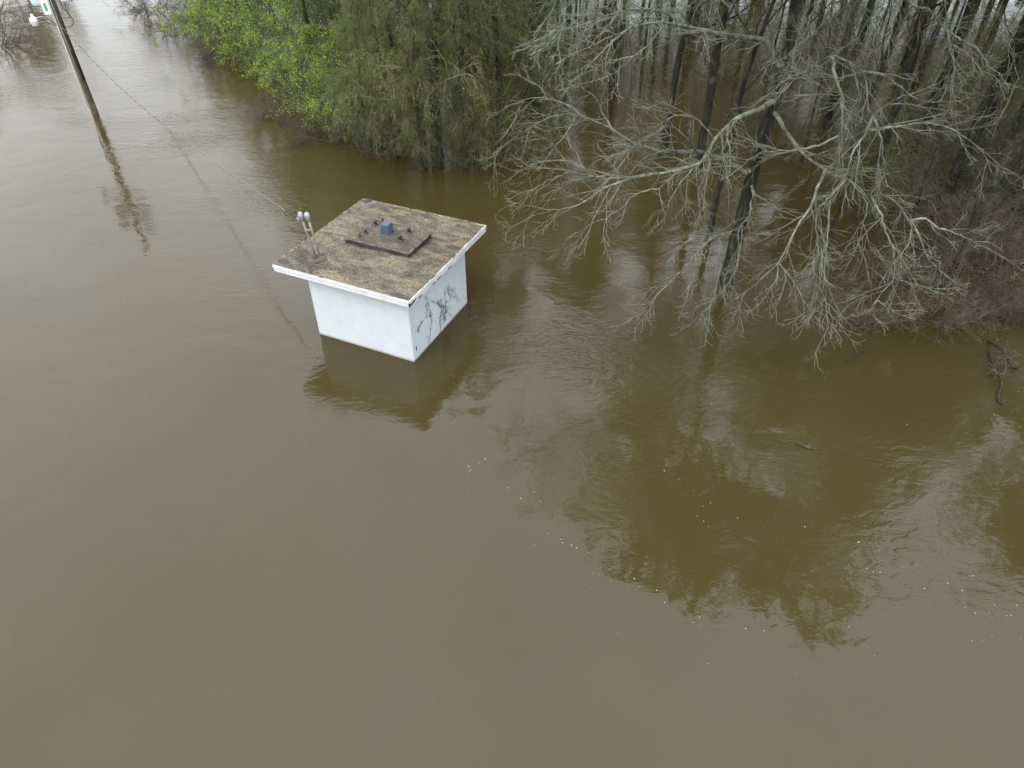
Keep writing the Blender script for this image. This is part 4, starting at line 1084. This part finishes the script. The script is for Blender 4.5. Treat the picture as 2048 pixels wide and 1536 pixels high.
# ---- weeping budding trees in the middle
place(weep[0], 876, 328, 1.0, 1.0, 'tall vine-covered tree with drooping olive twigs behind the hut', 'tree')
for u, v, s, lb in ((1000, 285, 0.95, 'weeping olive-twigged tree between the vine-covered tree and bare limbs'),
                    (960, 130, 0.95, 'weeping budding tree in the second row, top centre'),
                    (1075, 60, 0.9, 'weeping budding tree at the far back, top centre'),
                    (800, 230, 0.75, 'weeping budding tree right behind the bright green leaves'),
                    (760, 270, 0.55, 'low weeping tree hanging over the water left of the vine-covered trunk'),
                    (930, 300, 0.8, 'low weeping tree just right of the vine-covered trunk'),
                    (1060, 215, 0.95, 'weeping tree whose twigs mix with the pale limb tips'),
                    (700, 150, 0.8, 'weeping budding tree inside the green thicket'),
                    (790, 318, 0.6, 'low weeping tree with twigs nearly touching the water behind the hut roof'),
                    (735, 292, 0.55, 'low weeping tree at the end of the bright green river edge'),
                    (845, 340, 0.48, 'smallest weeping tree at the foot of the vine-covered trunk'),
                    (930, 335, 0.5, 'small weeping tree dipping into the water right of the vine-covered trunk'),
                    (880, 50, 1.0, 'weeping budding tree touching the top edge left of centre')):
    place(weep[1], u, v, rz(), s, lb, 'tree', 'weeping budding trees')
# ---- bright green trees along the river
for i, (u, v, s, lb) in enumerate(((440, 60, .85, 'bright green young tree overhanging the river, farthest left'),
                    (490, 95, .8, 'bright green young tree overhanging the river, second from the left'),
                    (535, 140, .75, 'bright green young tree overhanging the river, third from the left'),
                    (590, 185, .72, 'bright green young tree in the middle of the leafy river edge'),
                    (645, 240, .66, 'bright green young tree overhanging the river, second nearest the hut'),
                    (705, 285, .55, 'bright green young tree nearest the hut on the river edge'),
                    (520, 40, 1.0, 'taller green tree behind the leafy river edge, top left'),
                    (600, 90, .95, 'green tree in the second row behind the river edge'),
                    (450, -10, 1.1, 'green tree cut by the top edge at the left end of the thicket'),
                    (680, 170, .8, 'green tree in the second row, nearer the vine-covered trunk'),
                    (640, 20, 1.1, 'green tree cut by the top edge above the thicket'),
                    (760, 60, .9, 'yellow-green tree at the top, right of the leafy thicket'),
                    (1060, 40, .9, 'green leafed tree at the top edge near the centre'),
                    (1010, 110, .7, 'faint green tree behind the weeping twigs, top centre'))):
    place(leafy[i % 2], u, v, rz(), s, lb, 'tree', 'bright green riverside trees')
# ---- saplings and thin understorey
sap_spots = sorted([(745, 310, .5), (920, 325, .5), (985, 335, .5), (1045, 330, .5), (1120, 225, .7), (1270, 170, .9), (1370, 110, 1.0), (1450, 160, .8), (1525, 240, .7), (1520, 70, 1.0),
                  (1640, 230, .7), (1760, 290, .8), (1740, 60, 1.0), (1850, 60, 1.0), (1910, 210, 1.0), (1970, 280, 1.0), (1740, 440, .5), (1840, 400, .7), (1945, 420, .8), (2020, 330, 1.0), (2040, 450, .9),
                  (860, 130, 1.0), (945, 60, 1.0), (1090, 170, .8), (1425, 40, 1.0), (1680, 20, 1.0), (620, 70, .9), (1135, 30, 1.0), (1240, 30, 1.0)])
for i, (u, v, s) in enumerate(sap_spots):
    place(saps[i % 3], u, v, rz(), s, 'thin many-stemmed sapling, %s from the left among the flooded trunks' % ordn(i), 'sapling', 'thin saplings in the flooded wood')
# ---- brown brush
for i, (u, v, s, lb) in enumerate(((1900, 600, .8, 'brown tangled shrub nearest the camera on the right'), (1840, 640, .6, 'low brown shrub dipping into the water below pale twigs'), (1960, 540, .9, 'brown tangled shrub at the right edge'),
                    (1780, 590, .6, 'low brown shrub under the hanging pale limbs'), (1990, 620, .6, 'small brown shrub by the right edge above the driftwood'), (2035, 560, .9, 'brown shrub cut by the right edge of the picture'),
                    (1720, 640, .4, 'smallest brown shrub with twigs curling out over the water'), (1900, 480, .9, 'brown shrub behind the tangled right hand brush'), (2030, 400, 1.0, 'brown shrub higher up at the right edge'),
                    (-25, 95, 1.1, 'brown shrub at the left edge across the river'), (-50, 60, 1.3, 'brown shrub cut by the upper left edge'), (345, 60, .9, 'dark bare shrub left of the bright green leaves'), (300, 20, 1.0, 'dark bare shrub at the top beside the far water'),
                    (560, 235, .5, 'bare brown shrub at the water under the green leaves'), (620, 280, .45, 'small bare shrub at the tip of the leafy river edge'), (430, 120, .6, 'bare brown shrub at the foot of the leftmost green tree'))):
    place(brush[i % 2], u, v, rz(), s, lb, 'shrub', 'brown bare shrubs')

# ---- driftwood caught at the right
def drift():
    b0 = on_z(1995, 715)
    root = empty('driftwood', tuple(b0)); tag(root, 'snagged dead branch with brown twigs at the right edge of the water', 'driftwood')
    gg = np.random.default_rng(4)
    def pz(u, v, z): return on_z(u, v, z) - b0
    tube_part('branch', [pz(1977, 683, .02), pz(1990, 690, .25), pz(2005, 702, .35), pz(2015, 720, .3), pz(2032, 738, .0)], 0.03, M['bark_dark'], root, 7)
    tube_part('branch', [pz(1978, 705, .02), pz(1985, 725, .2), pz(1995, 748, .15), pz(2004, 765, .1), pz(1998, 785, .05), pz(1996, 800, .04), pz(2004, 810, .0)], 0.026, M['bark_dark'], root, 7)
    P = np.array([resample([pz(2005, 700, .3), pz(2012, 725, .4), pz(2008, 750, .25)], 8), resample([pz(1985, 725, .2), pz(1995, 748, .2), pz(2010, 745, .3)], 8)])
    P[..., 2] += 0.0
    t_ = Tubes()
    L, r = grow(gg, P, np.full((2, 8), .015), 14, 0, 1, (30, 90), (.25, .6), 6, .3, -.05, .6, .006, rel=False)
    L2, r2 = grow(gg, L, r, 5, .2, 1, (30, 80), (.3, .6), 4, .3, -.05, .7, .005)
    t_.add(P, np.full((2, 8), .014), 4); t_.add(L, r, 3); t_.add(L2, r2, 3)
    tag(link_mesh('twigs', t_.mesh('driftwood_twigs'), M['twig_brown'], root), kind='stuff')
drift()
def snag(u0, v0, pts, lb, name='floating_debris'):
    b0 = on_z(u0, v0); root = empty(name, tuple(b0)); tag(root, lb, 'debris')
    gg = np.random.default_rng(int(u0))
    P = resample([on_z(u, v, z) - b0 for u, v, z in pts], 8)
    tube_part('branch', list(P), 0.014, M['bark_dark'], root, 5)
    L, r = grow(gg, P[None], np.full((1, 8), .012), 16, 0, .6, (30, 90), (.1, .25), 5, .3, -.1, .6, .005, rel=False)
    t_ = Tubes(); t_.add(L, r, 3)
    tag(link_mesh('twigs', t_.mesh('debris_twigs'), M['twig_brown'], root), kind='stuff')
snag(1610, 890, [(1590, 886, .03), (1602, 890, .05), (1615, 895, .02), (1640, 898, .01)], 'small reddish twig clump floating on the brown water right of centre')
snag(1690, 727, [(1692, 722, .03), (1710, 712, .12), (1728, 698, .2), (1738, 675, .35)], 'thin curved bare twig poking out of the water below the shrubs')

# ---- petals and foam flecks on the water
def flecks():
    gg = np.random.default_rng(31)
    pts = []
    def scat(path, n, sp):
        for _ in range(n):
            k = gg.random() * (len(path) - 1); i = int(k); t = k - i
            pts.append((path[i][0] * (1 - t) + path[i + 1][0] * t + gg.standard_normal() * sp, path[i][1] * (1 - t) + path[i + 1][1] * t + gg.standard_normal() * sp))
    scat([(865, 715), (920, 740), (890, 810), (930, 850)], 28, 18)
    scat([(935, 945), (965, 920)], 8, 8)
    scat([(990, 965), (1070, 1000), (1130, 1070), (1180, 1130), (1235, 1150)], 46, 22)
    scat([(1235, 1150), (1300, 1185), (1380, 1210), (1410, 1235), (1530, 1265)], 40, 18)
    scat([(1390, 985), (1410, 1030), (1465, 1050)], 26, 14)
    scat([(1270, 915), (1350, 940), (1360, 960)], 9, 16)
    scat([(1530, 1050), (1600, 1060)], 10, 12)
    scat([(1700, 1085), (1730, 1110), (1800, 1155), (1850, 1185)], 24, 14)
    scat([(1930, 1160), (1990, 1185), (2045, 1190)], 24, 22)
    scat([(1880, 1220), (1960, 1235), (2047, 1245)], 16, 14)
    scat([(1975, 610), (1995, 660), (2010, 690)], 26, 18)
    scat([(1985, 820), (2015, 830), (2047, 860)], 22, 12)
    for _ in range(60): pts.append((gg.uniform(850, 2048), gg.uniform(700, 1350)))
    gg.shuffle(pts)
    pts = pts[:int(len(pts) * 0.6)]
    V, F, n = [], [], 0
    for u, v in pts:
        c = on_z(u, v, 0.004); a = gg.random() * 6.28; s = 0.006 + 0.012 * gg.random() ** 3; e = 0.5 + 0.5 * gg.random(); h = 0.008 + 0.006 * gg.random()
        for k in range(6):
            b = k * math.pi / 3; x, y = s * math.cos(b), s * e * math.sin(b)
            V.append((c[0] + x * math.cos(a) - y * math.sin(a), c[1] + x * math.sin(a) + y * math.cos(a), 0.003))
        V.append((c[0], c[1], h))
        for k in range(6): F.append((n + k, n + (k + 1) % 6, n + 6))
        n += 7
    M['petal'] = plain('petal', (0.27, 0.25, 0.18), 0.7, var=0.3)
    o = link_mesh('floating_flecks', np_mesh('floating_flecks', V, None, F), M['petal'])
    tag(o, 'pale petals and foam flecks drifting on the brown water', 'foam', kind='stuff')
flecks()
